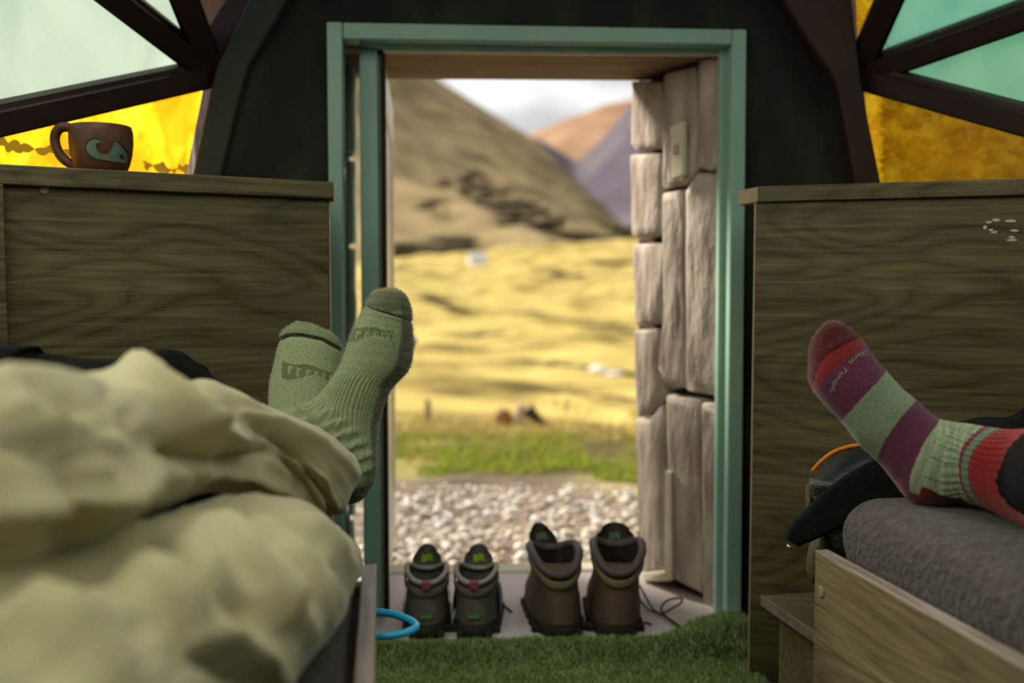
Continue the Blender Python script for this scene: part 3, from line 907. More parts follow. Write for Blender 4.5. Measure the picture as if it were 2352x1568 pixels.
def capdisc(c, nrm, r, th, mat, parent):
    nrm = Vector(nrm).normalized()
    a = nrm.cross(Vector((0, 0, 1))).normalized(); b = nrm.cross(a)
    R = [[c + nrm * h + (a * math.cos(q) + b * math.sin(q)) * rr for q in [2 * math.pi * k / 20 for k in range(20)]] for h, rr in ((-.002, r), (th * .6, r), (th, r * .8))]
    return mk('screw_cap', *rings(R), mat, parent, smooth=False)

# --- left cabinet and its worktop
cr = P(760, 700, 1.75); cl = P(-420, 700, 1.375)
ang = math.atan2(cr.y - cl.y, cr.x - cl.x)
ztop = P(384, 400, 1.62).z
cw = (Vector((cr.x, cr.y)) - Vector((cl.x, cl.y))).length
cab = empty('cabinet', (cr.x, cr.y, -.045), ang, label='olive oak cabinet left of the doorway carrying the mug', cat='cabinet')
o0 = Vector((cr.x, cr.y, 0))
def cb(name, x0, x1, y0, y1, z0, z1, mat, parent, org, a, bev=.0015, **kw):
    return mk(name, *xf(box(x0, x1, y0, y1, z0, z1, bev), org, a), MT[mat], parent, rotz=a, **kw)
TH = .030
xs = P(14, 700, 1.495); 
lx = rz(Vector((xs.x, xs.y, 0)) - o0, -ang).x
cb('front_panel', lx, -.002, 0, .018, -.045, ztop - TH, 'wood', cab, o0, ang)
cb('end_panel', -.018, 0, .018, .17, -.045, ztop - TH, 'wood', cab, o0, ang)
cb('edge_strip', -.0015, .0005, -.0006, .018, -.045, ztop - TH, 'edge', cab, o0, ang, .0003)
cb('corner_post', lx - .05, lx, -.022, .02, -.045, ztop - TH, 'wood', cab, o0, ang)
cb('front_panel', -cw, lx - .05, 0, .018, -.045, ztop - TH, 'wood', cab, o0, ang)
pc = P(100, 437, 1.53); capdisc(rz(Vector((rz(pc - o0, -ang).x, 0, pc.z)), ang) + o0, rz((0, -1, 0), ang), .0065, .002, MT['cap'], cab)
# worktop, cut to meet the dome
wt = empty('worktop', (cr.x, cr.y, ztop - TH), ang, label='olive oak worktop with the brown mug standing on it', cat='worktop')
poly = [(-cw, -.012), (.004, -.012), (.004, .14), (-.30, .30), (-cw, .34)]
mk('board', *xf(prism([(x, y, ztop - TH) for x, y in poly], (0, 0, TH), .002), o0, ang), MT['wood'], wt)
nub = rz(Vector((.002, -.012, 0)), ang) + o0
mk('edge_strip', *xf(box(.0035, .0062, -.012, .13, ztop - TH - .004, ztop - .012, .0008), o0, ang), MT['edge'], wt)

# --- right cabinet
c2l = P(1731, 700, 1.75); c2r = P(2760, 700, 1.535)
ang2 = math.atan2(c2r.y - c2l.y, c2r.x - c2l.x)
o2 = Vector((c2l.x, c2l.y, 0)); cw2 = (c2r - c2l).length
ztop2 = P(1741, 428, 1.742).z
TH2 = .027
cab2 = empty('cabinet', (c2l.x, c2l.y, -.045), ang2, label='olive oak cabinet right of the doorway behind the striped sock', cat='cabinet')
cb('front_panel', .0, cw2, 0, .018, -.045, ztop2 - TH2, 'wood', cab2, o2, ang2)
cb('edge_strip', -.0012, .0015, -.0006, .0185, -.045, ztop2 - TH2, 'edge', cab2, o2, ang2, .0003)
cb('end_panel', .03, .048, .018, .2, -.045, ztop2 - TH2, 'wood', cab2, o2, ang2)
wt2 = empty('worktop', (c2l.x, c2l.y, ztop2 - TH2), ang2, label='olive oak worktop with door light coloured onto its end beside the right door post', cat='worktop')
e0 = rz(P(1741, 445, 1.742) - o2, -ang2); e1 = rz(P(1697, 450, 1.815) - o2, -ang2)
poly = [(e0.x, e0.y), (cw2, -.012), (cw2, .32), (.22, .28), (e1.x + .02, e1.y + .05), (e1.x, e1.y)]
mk('board', *xf(prism([(x, y, ztop2 - TH2) for x, y in poly], (0, 0, TH2), .0015), o2, ang2), MT['wood'], wt2)
dv = (e1 - e0); dv.z = 0; nn = Vector((dv.y, -dv.x, 0)).normalized()
if nn.x > 0: nn = -nn
e0z = Vector((e0.x, e0.y, ztop2 - TH2 + .001)); 
mk('edge_strip', *xf(prism([e0z, e0z + dv, e0z + dv + Vector((0, 0, TH2 - .002)), e0z + Vector((0, 0, TH2 - .002))], nn * .0015), o2, ang2), MT['edge'], wt2)  # paler than the board: door light on this end put into the colour
# worn flecks where the laminate is chipped
chips = [(2287, 505, 9, 4), (2272, 510, 7, 3), (2262, 522, 5, 5), (2276, 528, 5, 3), (2284, 533, 7, 3), (2321, 507, 13, 4), (2329, 529, 10, 3), (2326, 551, 12, 3), (2324, 545, 7, 3)]
cv = []
for x, y, a_, b_ in chips:
    d = 1.6
    for _ in range(8):
        q = P(x, y, d); l = rz(q - o2, -ang2); d -= l.y / math.cos(ang2)
    k = d / F
    pts = [rz(Vector((l.x + a_ * k * math.cos(t) * (.7 + .5 * random.random()), -.0007, q.z + b_ * k * math.sin(t) * (.7 + .4 * random.random()))), ang2) + o2 for t in [2 * math.pi * j / 9 for j in range(9)]]
    cv.append(prism(pts, rz((0, .0012, 0), ang2)))
mk('chipped_flecks', *merge(*cv), M('chipped_white_core', (.55, .58, .45), None, 90), cab2)

# --- right bench: side board, body, cushion; step beyond it
bf = P(1872, 1268, 1.254); bn = P(2352, 1548, .866)
ZR = .350
bd = Vector((bn.x - bf.x, bn.y - bf.y, 0)).normalized()
ba = math.atan2(bd.y, bd.x)          # local x runs along the board towards the camera
ob = Vector((bf.x, bf.y, 0))
bench = empty('bench', (bf.x, bf.y, -.045), ba, label='low oak bench on the right under the grey fleece cushion', cat='bench')
cb('side_board', 0, 1.35, .0, .018, -.045, ZR - .0022, 'wood2', bench, ob, ba, .0012)
cb('top_edge', 0, 1.35, -.0004, .0184, ZR - .0022, ZR, 'topedge', bench, ob, ba, .0008)
cb('end_board', .004, .022, .018, .62, -.045, ZR - .02, 'wood2', bench, ob, ba, .0012)
cb('seat_board', .022, 1.35, .018, .62, ZR - .05, ZR - .034, 'wood2', bench, ob, ba, .0012)
pc = P(1887, 1359, 1.235); l = rz(pc - ob, -ba)
capdisc(rz(Vector((l.x, 0, pc.z)), ba) + ob, rz((0, -1, 0), ba), .0075, .002, MT['cap'], bench)
def cushion(name, x0, x1, y0, y1, z0, z1, org, a, rad, seed, **kw):
    nx, ny = 110, 70
    def f(u, n): return u / (n - 1)
    bm = bmesh.new()
    bmesh.ops.create_cube(bm, size=1)
    for v in bm.verts: v.co = Vector(((x0 + x1) / 2 + v.co.x * (x1 - x0), (y0 + y1) / 2 + v.co.y * (y1 - y0), (z0 + z1) / 2 + v.co.z * (z1 - z0)))
    bmesh.ops.bevel(bm, geom=bm.edges[:], offset=rad, segments=5, affect='EDGES', profile=.5)
    bmesh.ops.triangulate(bm, faces=[f_ for f_ in bm.faces if len(f_.verts) > 4])
    for _ in range(3):
        bmesh.ops.subdivide_edges(bm, edges=[e for e in bm.edges if e.calc_length() > .035], cuts=1, use_grid_fill=True)
    bm.normal_update()
    for v in bm.verts:
        n = v.normal
        v.co += n * (.006 * noise.noise(v.co * 6 + Vector((seed, 0, 0))) + .0022 * noise.noise(v.co * 24 + Vector((0, seed, 0))))
    V, Fc = bmout(bm)
    return mk(name, *xf((V, Fc), org, a), MT['cush'], rotz=a, smooth=True, **kw)
cushion('seat_cushion', .004, 1.33, .021, .60, ZR - .034, .418, ob, ba, .044, 2.0, label='grey fleece seat cushion under the striped sock', cat='cushion')

stp = empty('step', P(1750, 1500, 1.6), 0, label='low wooden step between the right cabinet and the bench', cat='step')
s0 = P(1749, 1381, 1.65); s1 = P(1870, 1467, 1.475)
zS = .165; s0.z = s1.z = zS
sd = (s1 - s0); sd.z = 0; sd.normalize(); sa = math.atan2(sd.y, sd.x)
os_ = Vector((s0.x, s0.y, 0))
cb2 = lambda nm, *a_, **k_: mk(nm, *xf(box(*a_), os_, sa), MT[k_['mat']], stp)
mk('tread', *xf(box(0, .36, 0, .36, zS - .018, zS, .001), os_, sa), MT['wood2'], stp)
mk('tread_edge', *xf(box(0, .36, -.0015, .0005, zS - .017, zS + .0006, .0004), os_, sa), MT['topedge'], stp)
mk('riser', *xf(box(.03, .36, .018, .034, -.045, zS - .018, .001), os_, sa), MT['wood2'], stp)

# --- left bench
lf = P(863, 1302, 1.19); ln_ = P(858, 1568, .847)
lbd = Vector((ln_.x - lf.x, ln_.y - lf.y, 0)).normalized()
lba = math.atan2(lbd.y, lbd.x)
olb = Vector((lf.x, lf.y, 0))
bench2 = empty('bench', (lf.x, lf.y, -.045), lba, label='low oak bench on the left under the person in khaki trousers', cat='bench')
# local -y is on the left bench's room side? keep board thickness away from the aisle
cb('side_board', 0, 1.5, -.016, .0, -.045, ZR - .002, 'wood2', bench2, olb, lba, .0012)
cb('top_edge', 0, 1.5, -.0164, .0004, ZR - .002, ZR, 'topedge', bench2, olb, lba, .0009)
cb('edge_strip', -.001, 1.5, -.0005, .0008, ZR - .006, ZR + .0002, 'edge', bench2, olb, lba, .0002)
cb('end_board', .004, .02, -.62, -.016, -.045, ZR - .02, 'wood2', bench2, olb, lba, .0012)
cb('seat_board', .02, 1.5, -.70, -.016, ZR - .05, ZR - .034, 'wood2', bench2, olb, lba, .0012)
cushion('seat_cushion', .012, 1.5, -.66, -.022, ZR - .034, .362, olb, lba, .03, 5.0, label='grey fleece seat cushion under the khaki trousers', cat='cushion')

# --- cyan tube loop fixed to the left bench
zc = .285
a0 = P(863, 1412, 1.195); a1 = P(848, 1464, 1.13)
mid = P(956, 1438, 1.155)
a0.z = .288; a1.z = .283; mid.z = .2855
lp = empty('tube_loop', a1, 0, label='cyan plastic tube loop fixed to the side of the left bench', cat='tube')
pts = [a0 + Vector((-.004, .004, 0)), a0 + Vector((.014, .001, 0)), P(915, 1414, 1.188), P(943, 1425, 1.172), mid, P(945, 1453, 1.142), P(915, 1464, 1.13), P(880, 1468, 1.126), a1]
for i, p in enumerate(pts): p.z = a0.z + (a1.z - a0.z) * i / 8
mk('tube', *tube(pts, .0046, 12, steps=48), M('cyan_plastic', (.02, .50, .85), (.02, .45, .78), 20, rough=.3, spec=.5), lp, smooth=True)
mk('connector', *tube([a1 + Vector((-.004, 0, 0)), a1 + Vector((.010, -.001, 0))], .0052, 12), M('clear_plastic', (.55, .55, .52), None, 20, rough=.25), lp, smooth=True)

# --- mug on the left worktop
mc_ = P(234, 388, 1.66); mc_.z = ztop
mg = empty('mug', mc_, 0, label='brown stoneware mug with a teal wave emblem on the left worktop', cat='mug')
MT['mug'] = M('brown_glaze', (.105, .040, .018), (.075, .028, .013), 30, rough=.45, bmp=.1, spec=.4)
u = 1.66 / F
prof = [(.0, 0), (42, 0), (52, 8), (60, 25), (66, 48), (69, 75), (69, 100), (66, 113), (64.5, 114), (63, 112), (65, 100), (64, 60), (55, 20), (40, 8), (0, 8)]
R = [[mc_ + Vector((max(r_, .2) * u * math.cos(q), max(r_, .2) * u * math.sin(q), z_ * u)) for q in [2 * math.pi * k / 48 for k in range(48)]] for r_, z_ in prof]
mk('body', *rings(R, False, False), MT['mug'], mg, smooth=True)
hp = [(-50, 98), (-72, 110), (-92, 108), (-103, 90), (-101, 66), (-88, 42), (-66, 26), (-46, 14)]
hr = rz((1, 0, 0), .0)
V, Fc = tube([mc_ + Vector((x * u * .97, -x * u * -.10, y * u)) for x, y in hp], .0082, 12, steps=40)
mk('handle', V, Fc, MT['mug'], mg, smooth=True)
# wave emblem, following the curve of the wall
def rad(z): return lerp_table([(b_, a_) for a_, b_ in prof[1:8]], z)
def on_mug(x, y):
    z = y; r_ = rad(z) + .9
    x = max(-r_ * .985, min(r_ * .985, x))
    yy = -math.sqrt(max(0, r_ * r_ - x * x))
    return mc_ + Vector((x * u, yy * u, z * u))
wave = [(62, 28), (40, 30), (15, 33), (2, 40), (-6, 52), (-4, 64), (4, 72), (14, 75), (22, 73), (29, 66), (22, 69), (16, 65), (15, 56), (19, 48), (27, 43), (36, 44), (42, 52), (46, 62), (50, 72), (56, 70), (61, 60), (65, 50)]
def strip(poly, mat, name, parent, lift=0.0):
    bm = bmesh.new()
    vs = [bm.verts.new(Vector((x, y, 0))) for x, y in poly]
    f = bm.faces.new(vs)
    bmesh.ops.triangulate(bm, faces=[f])
    for _ in range(3): bmesh.ops.subdivide_edges(bm, edges=[e for e in bm.edges if e.calc_length() > 6], cuts=1)
    bmesh.ops.triangulate(bm, faces=bm.faces[:])
    V, Fc = bmout(bm)
    mk(name, [on_mug(v.x, v.y) + Vector((0, -lift, 0)) for v in V], Fc, mat, parent, smooth=True)
strip([(x + (x - 28) * .10, y + (y - 50) * .10) for x, y in wave], M('dark_outline', (.03, .016, .01)), 'emblem_outline', mg)
strip(wave, M('teal_glaze', (.09, .17, .12), (.16, .20, .15), 60, rough=.4), 'emblem', mg, .0006)

# --- dark jacket on the left bench behind the trousers
def blanket(name, pts, mat, seed, amp, nxy=(70, 34), **kw):
    """rumpled cloth: list of (px, py_top, depth) along its crest; falls to the bench behind and in front"""
    pass
MT['black'] = M('black_cloth', (.0055, .0055, .006), (.010, .010, .010), 60, rough=.9, bmp=.4, bscale=220, spec=.15)
crest = [(-160, 800, 1.12), (0, 800, 1.16), (40, 812, 1.18), (110, 828, 1.2), (200, 832, 1.22), (290, 838, 1.23), (330, 812, 1.25), (362, 808, 1.26), (395, 828, 1.27), (430, 862, 1.28), (480, 905, 1.3)]
cp = catmull([P(*c_) for c_ in crest], 60)
Rg = []
for i, p in enumerate(cp):
    ring = []
    hh = max(.03, p.z - .362)
    for k in range(28):
        q = 2 * math.pi * k / 28
        w_ = .07 + .02 * noise.noise(Vector((i * .2, 3, 0)))
        x = math.cos(q) * w_; z = math.sin(q)
        z = (p.z - hh * .5) + z * hh * .5
        n_ = .012 * noise.noise(Vector((i * .22, k * .5, 8)))
        ring.append(Vector((p.x + .35 * x + n_, p.y + x + n_ + .05, z if k != 7 else z)))
    Rg.append(ring)
mk('jacket', *rings(Rg), MT['black'], smooth=True, label='black jacket bundled on the left bench against the cabinet', cat='jacket')
# ================================================================= PEOPLE
KN = knitmat('wool_knit')
KN.node_tree.nodes['Principled BSDF'].inputs['Sheen Weight'].default_value = .25
MT['khaki'] = None
m, t, o = newmat('khaki_ripstop')
p = nd(t, 'ShaderNodeBsdfPrincipled', Roughness=.8); p.inputs['Specular IOR Level'].default_value = .2
p.inputs['Sheen Weight'].default_value = .25
v = coords(t)
t.links.new(ramp(t, noisefac(t, v, 9, 4), [(.3, (.42, .38, .20)), (.7, (.50, .455, .26))]), p.inputs['Base Color'])
bump(t, noisefac(t, v, 900, 2), p, .25, .001)
t.links.new(p.outputs[0], o.inputs['Surface'])
MT['khaki'] = m

def segd(px, py, pl):
    best = 1e9; tt = 0
    n = len(pl) - 1
    for i in range(n):
        ax, ay = pl[i]; bx, by = pl[i + 1]
        dx, dy = bx - ax, by - ay
        u = max(0, min(1, ((px - ax) * dx + (py - ay) * dy) / (dx * dx + dy * dy + 1e-9)))
        d = math.hypot(px - ax - u * dx, py - ay - u * dy)
        if d < best: best = d; tt = (i + u) / n
    return best, tt

def leg_tube(path, radii, squash, n_len, n_round, folds, seed, hem=True):
    c = catmull(path, n_len)
    rr = [lerp_table([(i / (len(radii) - 1), r_) for i, r_ in enumerate(radii)], k / n_len) for k in range(n_len + 1)]
    sq = [lerp_table([(i / (len(squash) - 1), r_) for i, r_ in enumerate(squash)], k / n_len) for k in range(n_len + 1)]
    R = []
    for i, p in enumerate(c):
        tg = (c[min(i + 1, n_len)] - c[max(i - 1, 0)]).normalized()
        side = tg.cross(Vector((0, 0, 1))).normalized(); up = side.cross(tg)
        ring = []
        for k in range(n_round):
            q = 2 * math.pi * k / n_round
            d = side * math.cos(q) + up * math.sin(q) * sq[i]
            b = p + d * rr[i]
            nrm = (side * math.cos(q) * sq[i] + up * math.sin(q)).normalized()
            s_ = i / n_len
            # loose-cloth relief: long diagonal drapes plus small crumple
            a = q * 1.0
            h = .006 * noise.noise(Vector((math.cos(a) * 1.3 + s_ * 2.2 + seed, math.sin(a) * 1.3 - s_ * 2.5, s_ * 5 + seed)))
            rg = noise.noise(Vector((math.cos(a + s_ * 3) * 2.2 + seed * 2, math.sin(a + s_ * 3) * 2.2, s_ * 7)))
            h += .0045 * (1 - abs(rg) * 2.2) * .6 - .002
            h += .0012 * noise.noise(Vector((b.x * 45, b.y * 45, b.z * 45 + seed)))
            view = (Vector((0, 0, EYE)) - b)
            fc = max(0, min(1, nrm.dot(view.normalized()) * 2 + .25))
            if fc > 0 and b.y > .3:
                x, y = pix(b)
                for pl, wd, hh in folds:
                    d_, u_ = segd(x, y, pl)
                    if d_ < wd * 3:
                        h += 1.6 * fc * hh * math.exp(.2 - math.sqrt((d_ / wd * 1.1) ** 2 + .04)) * math.sin(math.pi * (.12 + .76 * u_)) ** .6
            ring.append(b + nrm * h)
        R.append(ring)
    if hem:   # turned-in hem so that the cuff has thickness
        cc = sum(R[-1], Vector()) / n_round
        R.append([cc + (q - cc) * .96 - tg * .002 for q in R[-1]])
        cc = sum(R[-2], Vector()) / n_round
        for kk in (1, 2, 4, 7):
            R.append([cc + (q - cc) * .93 - tg * (.012 * kk) for q in R[n_len]])
    return R

per = empty('person', (-.45, .35, .362), 0, label='reclining person in khaki trousers and sage green socks with ankles crossed', cat='person')
folds_up = [
 ([(-40, 1180), (120, 1160), (260, 1120), (400, 1075), (520, 1075)], 40, .016),
 ([(205, 815), (281, 855), (352, 931), (402, 995), (440, 1040)], 24, .028),
 ([(-20, 872), (110, 850), (226, 826), (270, 842)], 32, .022),
 ([(290, 858), (420, 852), (520, 905), (610, 945)], 16, .008),
 ([(435, 868), (452, 905), (502, 952)], 20, -.016),
 ([(400, 990), (480, 1000), (560, 1018)], 16, .017),
 ([(360, 1035), (450, 1050), (560, 1050), (610, 1045)], 20, -.013),
 ([(560, 950), (640, 970), (729, 1020), (784, 1062), (814, 1092)], 13, .009),
 ([(590, 975), (660, 1030), (714, 1085)], 15, -.010),
 ([(347, 990), (382, 1041), (415, 1086)], 14, -.010),
 ([(141, 1070), (151, 1132), (136, 1240)], 26, -.014),
 ([(166, 1050), (200, 1090), (230, 1150)], 20, .010),
 ([(20, 940), (120, 985), (240, 1020)], 22, .008),
 ([(0, 1010), (90, 1040), (140, 1060)], 20, -.007),
 ([(690, 1050), (740, 1100), (770, 1160)], 9, .010),
 ([(620, 1005), (690, 1070), (735, 1150), (745, 1190)], 8, .010),
 ([(640, 1000), (705, 1065), (752, 1135), (764, 1185)], 8, -.010),
 ([(500, 1075), (580, 1090), (650, 1120), (700, 1165)], 12, .010),
 ([(470, 1100), (560, 1115), (640, 1150)], 12, -.012),
 ([(240, 900), (300, 950), (330, 1020), (320, 1090)], 14, -.012),
 ([(60, 900), (150, 930), (230, 990)], 14, -.009),
 ([(660, 1060), (710, 1110), (740, 1180)], 10, -.008),
]
folds_lo = [
 ([(-60, 1330), (100, 1275), (200, 1240), (330, 1190), (430, 1160)], 42, -.034),
 ([(400, 1165), (470, 1150), (560, 1150), (640, 1165)], 20, -.016),
 ([(420, 1150), (510, 1195), (565, 1265), (630, 1358), (700, 1458)], 22, .014),
 ([(480, 1190), (540, 1265), (600, 1340)], 16, -.012),
 ([(590, 1170), (650, 1230), (690, 1300), (744, 1430)], 14, .013),
 ([(560, 1180), (620, 1240), (665, 1320), (690, 1390)], 13, -.013),
 ([(680, 1180), (740, 1230), (800, 1300)], 12, .010),
 ([(660, 1200), (715, 1260), (770, 1350)], 12, -.009),
 ([(290, 1225), (402, 1333), (477, 1425)], 24, .009),
 ([(250, 1260), (350, 1365), (440, 1450)], 22, -.010),
 ([(0, 1410), (100, 1460), (160, 1550)], 34, -.018),
 ([(0, 1330), (120, 1350), (220, 1420), (290, 1500)], 34, .012),
 ([(540, 1340), (585, 1390), (600, 1450)], 20, -.015),
 ([(500, 1450), (580, 1490), (640, 1560)], 22, .012),
 ([(330, 1180), (430, 1250), (500, 1330), (540, 1420)], 16, -.014),
 ([(150, 1290), (260, 1370), (350, 1470), (400, 1560)], 20, -.013),
 ([(700, 1240), (740, 1300), (770, 1390)], 9, .010),
 ([(600, 1260), (640, 1350), (650, 1430)], 11, .010),
 ([(430, 1480), (520, 1530), (580, 1600)], 20, -.010),
]
hipU = Vector((-.60, -.05, .50)); hipL = Vector((-.42, -.10, .45))
up = [hipU, Vector((-.50, .25, .56)), P(-60, 1105, .62), P(200, 1045, .80), P(400, 1005, .95), P(560, 1030, 1.05), P(680, 1075, 1.135), P(748, 1105, 1.19)]
Ru = leg_tube(up, [.100, .088, .068, .067, .062, .053, .050, .045], [1, .95, .9, .95, .95, .95, 1.0, 1.05], 150, 120, folds_up, 1.3)
lo_ = [hipL, Vector((-.36, .22, .455)), P(150, 1560, .60), P(400, 1440, .74), P(550, 1352, .88), P(645, 1318, 1.0), P(710, 1305, 1.08), P(738, 1298, 1.11)]
Rl = leg_tube(lo_, [.100, .098, .094, .098, .092, .076, .058, .050], [1, .95, .9, .92, .95, .95, .95, .95], 150, 120, folds_lo, 6.1)
# keep cloth above the cushion
for R_ in (Ru, Rl):
    for ring in R_:
        for q in ring:
            if q.z < .366: q.z = .366 + (q.z - .366) * .06
hp_ = []
for k in range(9):
    u_ = k / 8
    cc = Vector((-.51, -.06 - .16 * u_, .47)); ww = .20 - .03 * u_; hh_ = .105 + .0 * u_
    hp_.append([cc + Vector((math.cos(q) * ww, 0, max(-.104, math.sin(q) * hh_))) for q in [2 * math.pi * j / 48 for j in range(48)]])
tv, tf = merge(rings(Ru, True, False), rings(Rl, True, False), rings(hp_, True, True))
mk('trousers', tv, tf, MT['khaki'], per, smooth=True, label='loose khaki trousers with rumpled legs')

def foot(name, pairs, n_len, n_round, wid, colf, dispf, parent, sup=2.3, tilt=None, cap=True):
    """loft between an instep line and a sole line; wid = half thickness across, metres"""
    Tn = catmull([P(*a_) for a_, b_ in pairs], n_len)
    Bn = catmull([P(*b_) for a_, b_ in pairs], n_len)
    R = []; C = []; PR = []
    for i in range(n_len + 1):
        s_ = i / n_len * (len(pairs) - 1)
        c = (Tn[i] + Bn[i]) / 2; a = (Tn[i] - Bn[i]) / 2
        i0, i1 = max(i - 1, 0), min(i + 1, n_len)
        tg = ((Tn[i1] + Bn[i1]) - (Tn[i0] + Bn[i0])).normalized()
        b = a.cross(tg).normalized()
        if b.y > 0: b = -b
        w_ = lerp_table(wid, s_)
        ring = []
        for k in range(n_round):
            q = 2 * math.pi * k / n_round
            cq, sq_ = math.cos(q), math.sin(q)
            e = 2 / sup
            u_ = math.copysign(abs(cq) ** e, cq); v_ = math.copysign(abs(sq_) ** e, sq_)
            ring.append(c + a * u_ + b * (w_ * v_))
        R.append(ring)
        PR.append(s_)
    # normals by difference, then relief
    out = []
    for i, ring in enumerate(R):
        c = sum(ring, Vector()) / n_round
        nr = []
        for k, p in enumerate(ring):
            q = 2 * math.pi * k / n_round
            n = (p - c).normalized()
            nr.append(p + n * dispf(PR[i], q, p))
            C.append(colf(PR[i], q, p))
        out.append(nr)
    if cap:
        pass
    V, Fc = rings(out, True, True)
    return mk(name, V, Fc, KN, parent, smooth=True, cols=C), out, PR

def fuzz(parent, R, mat, n, rnd, ln=(.0012, .0042), lim=None):
    V, Fc = [], []
    nr = len(R[0])
    for _ in range(n):
        i = rnd.randrange(2, len(R) - 2); k = rnd.randrange(nr)
        p = R[i][k]
        a = R[i][(k + 1) % nr] - p; b = R[i + 1][k] - p
        nrm = a.cross(b)
        if nrm.length < 1e-12: continue
        nrm.normalize()
        c = sum(R[i], Vector()) / nr
        if nrm.dot(p - c) < 0: nrm = -nrm
        if lim and not lim(p): continue
        d = (nrm + Vector((rnd.uniform(-.8, .8), rnd.uniform(-.8, .8), rnd.uniform(-.8, .8)))).normalized()
        l = rnd.uniform(*ln)
        s_ = d.cross(Vector((0.3, 1, .2))).normalized() * .00011
        bend = Vector((rnd.uniform(-1, 1), rnd.uniform(-1, 1), rnd.uniform(-1, 1))) * l * .3
        j = len(V)
        V += [p - s_, p + s_, p + d * l * .6 + s_ * .7, p + d * l * .6 - s_ * .7, p + d * l + bend]
        Fc += [(j, j + 1, j + 2, j + 3), (j + 3, j + 2, j + 4)]
    mk('fuzz', V, Fc, mat, parent, kind='stuff')

GREEN = (.235, .295, .145); DKG = (.095, .115, .052); SOLE = (.095, .098, .050)
def mixt(a, b, f): return tuple(x + (y - x) * f for x, y in zip(a, b))
rn = random.Random(11)
# --- right-hand green foot (crossed over in front)
pr1 = [((888, 665, 1.315), (900, 665, 1.315)), ((868, 670, 1.315), (922, 673, 1.315)), ((848, 690, 1.312), (939, 700, 1.315)), ((829, 722, 1.31), (946, 745, 1.315)), ((806, 768, 1.305), (949, 800, 1.31)), ((785, 830, 1.30), (938, 850, 1.305)),
       ((764, 868, 1.295), (895, 900, 1.30)), ((740, 900, 1.288), (868, 980, 1.295)), ((715, 920, 1.278), (861, 1065, 1.285)), ((688, 932, 1.262), (848, 1125, 1.27)), ((660, 938, 1.245), (812, 1155, 1.255)),
       ((640, 945, 1.23), (762, 1135, 1.235)), ((610, 950, 1.20), (705, 1130, 1.21)), ((560, 950, 1.15), (640, 1120, 1.16))]
W1 = [(0, .004), (1, .026), (2, .036), (3, .041), (4, .044), (5, .042), (6, .038), (7, .035), (8, .034), (9, .035), (10, .035), (11, .036), (12, .037), (13, .037)]
def lgt(x, y, boxes):
    for (x0, y0, x1, y1) in boxes:
        if x0 <= x <= x1 and y0 <= y <= y1: return True
    return False
def logo(x, y, O, ex, ey):
    """dark jacquard panel with pale block letters; O, ex, ey = photo frame of the panel"""
    dx, dy = x - O[0], y - O[1]
    det = ex[0] * ey[1] - ex[1] * ey[0]
    u_ = (dx * ey[1] - dy * ey[0]) / det; v_ = (ex[0] * dy - ex[1] * dx) / det
    if not (0 <= u_ <= 1): return 0
    top = .10 + .06 * math.sin(u_ * 9); bot = .62 + .22 * math.sin(u_ * 5.2 + 1.2)
    if not (top <= v_ <= bot): return 0
    for gx in (.14, .30, .47, .63, .78, .91):
        du = u_ - gx
        if abs(du) < .022 and .24 < v_ < .62: return .12
        if abs(v_ - .30) < .05 and 0 < du < .07: return .12
        if abs(v_ - .55) < .05 and 0 < du < .07 and int(gx * 100) % 2: return .12
    return 1
def col1(s_, q, p):
    x, y = pix(p)
    c = GREEN
    # heathered yarn
    h = .5 + .5 * noise.noise(Vector((p.x * 700, p.y * 700, p.z * 260)))
    c = mixt(c, (.31, .36, .20), h * .5)
    if s_ < 2.55 + .35 * math.cos(q) * 1.0 and s_ < 2.5 + (.4 if math.cos(q) < 0 else -.25 * math.cos(q)): c = mixt(SOLE, GREEN, .30)
    side = -math.cos(q)
    lim = .50 if s_ < 6 else .62
    if side > lim and s_ < 10.8: c = mixt(c, SOLE, min(1, (side - lim) / .12))
    f = logo(x, y, (790, 745), (118, 6), (-14, 52)) if math.sin(q) > -.2 and s_ < 6 else 0
    if f: c = mixt(c, DKG, f * .85)
    if abs(s_ - (2.62 - .25 * math.cos(q))) < .07: c = mixt(c, (.03, .03, .016), .85)
    return c
def dis1(s_, q, p):
    d = 0
    a = max(0, min(1, (s_ - 5.2) / 1.0))
    if s_ < 11: d += a * .0010 * math.cos(q * 52) * (1 if math.cos(q) > -.55 else .2)
    d += .0005 * math.sin(s_ * 55) * (1 - a)
    # crumples where the ankle bends
    if s_ > 7.5:
        x, y = pix(p)
        d += .0028 * math.sin((x * .35 + y * .9) * .21) * max(0, math.sin(q)) * min(1, (s_ - 7.5)) * (1 if s_ < 11.5 else 0)
    sm = s_ - (2.62 - .25 * math.cos(q))
    d -= .0022 * math.exp(-(sm / .09) ** 2)
    d += .0016 * (1 if sm < 0 else 0)
    # big toe bulge
    d += .003 * math.exp(-((s_ - 1.4) / .8) ** 2) * max(0, math.sin(q))
    return d
sock1, Rk, _ = foot('sock', pr1, 260, 240, W1, col1, dis1, per)
setp(sock1, 'sage green wool sock crossed in front')
FZ = gmat('wool_fuzz', (.60, .58, .42), (.7, .68, .5), .75)
fuzz(sock1, Rk, FZ, 26000, rn, (.0014, .0048))

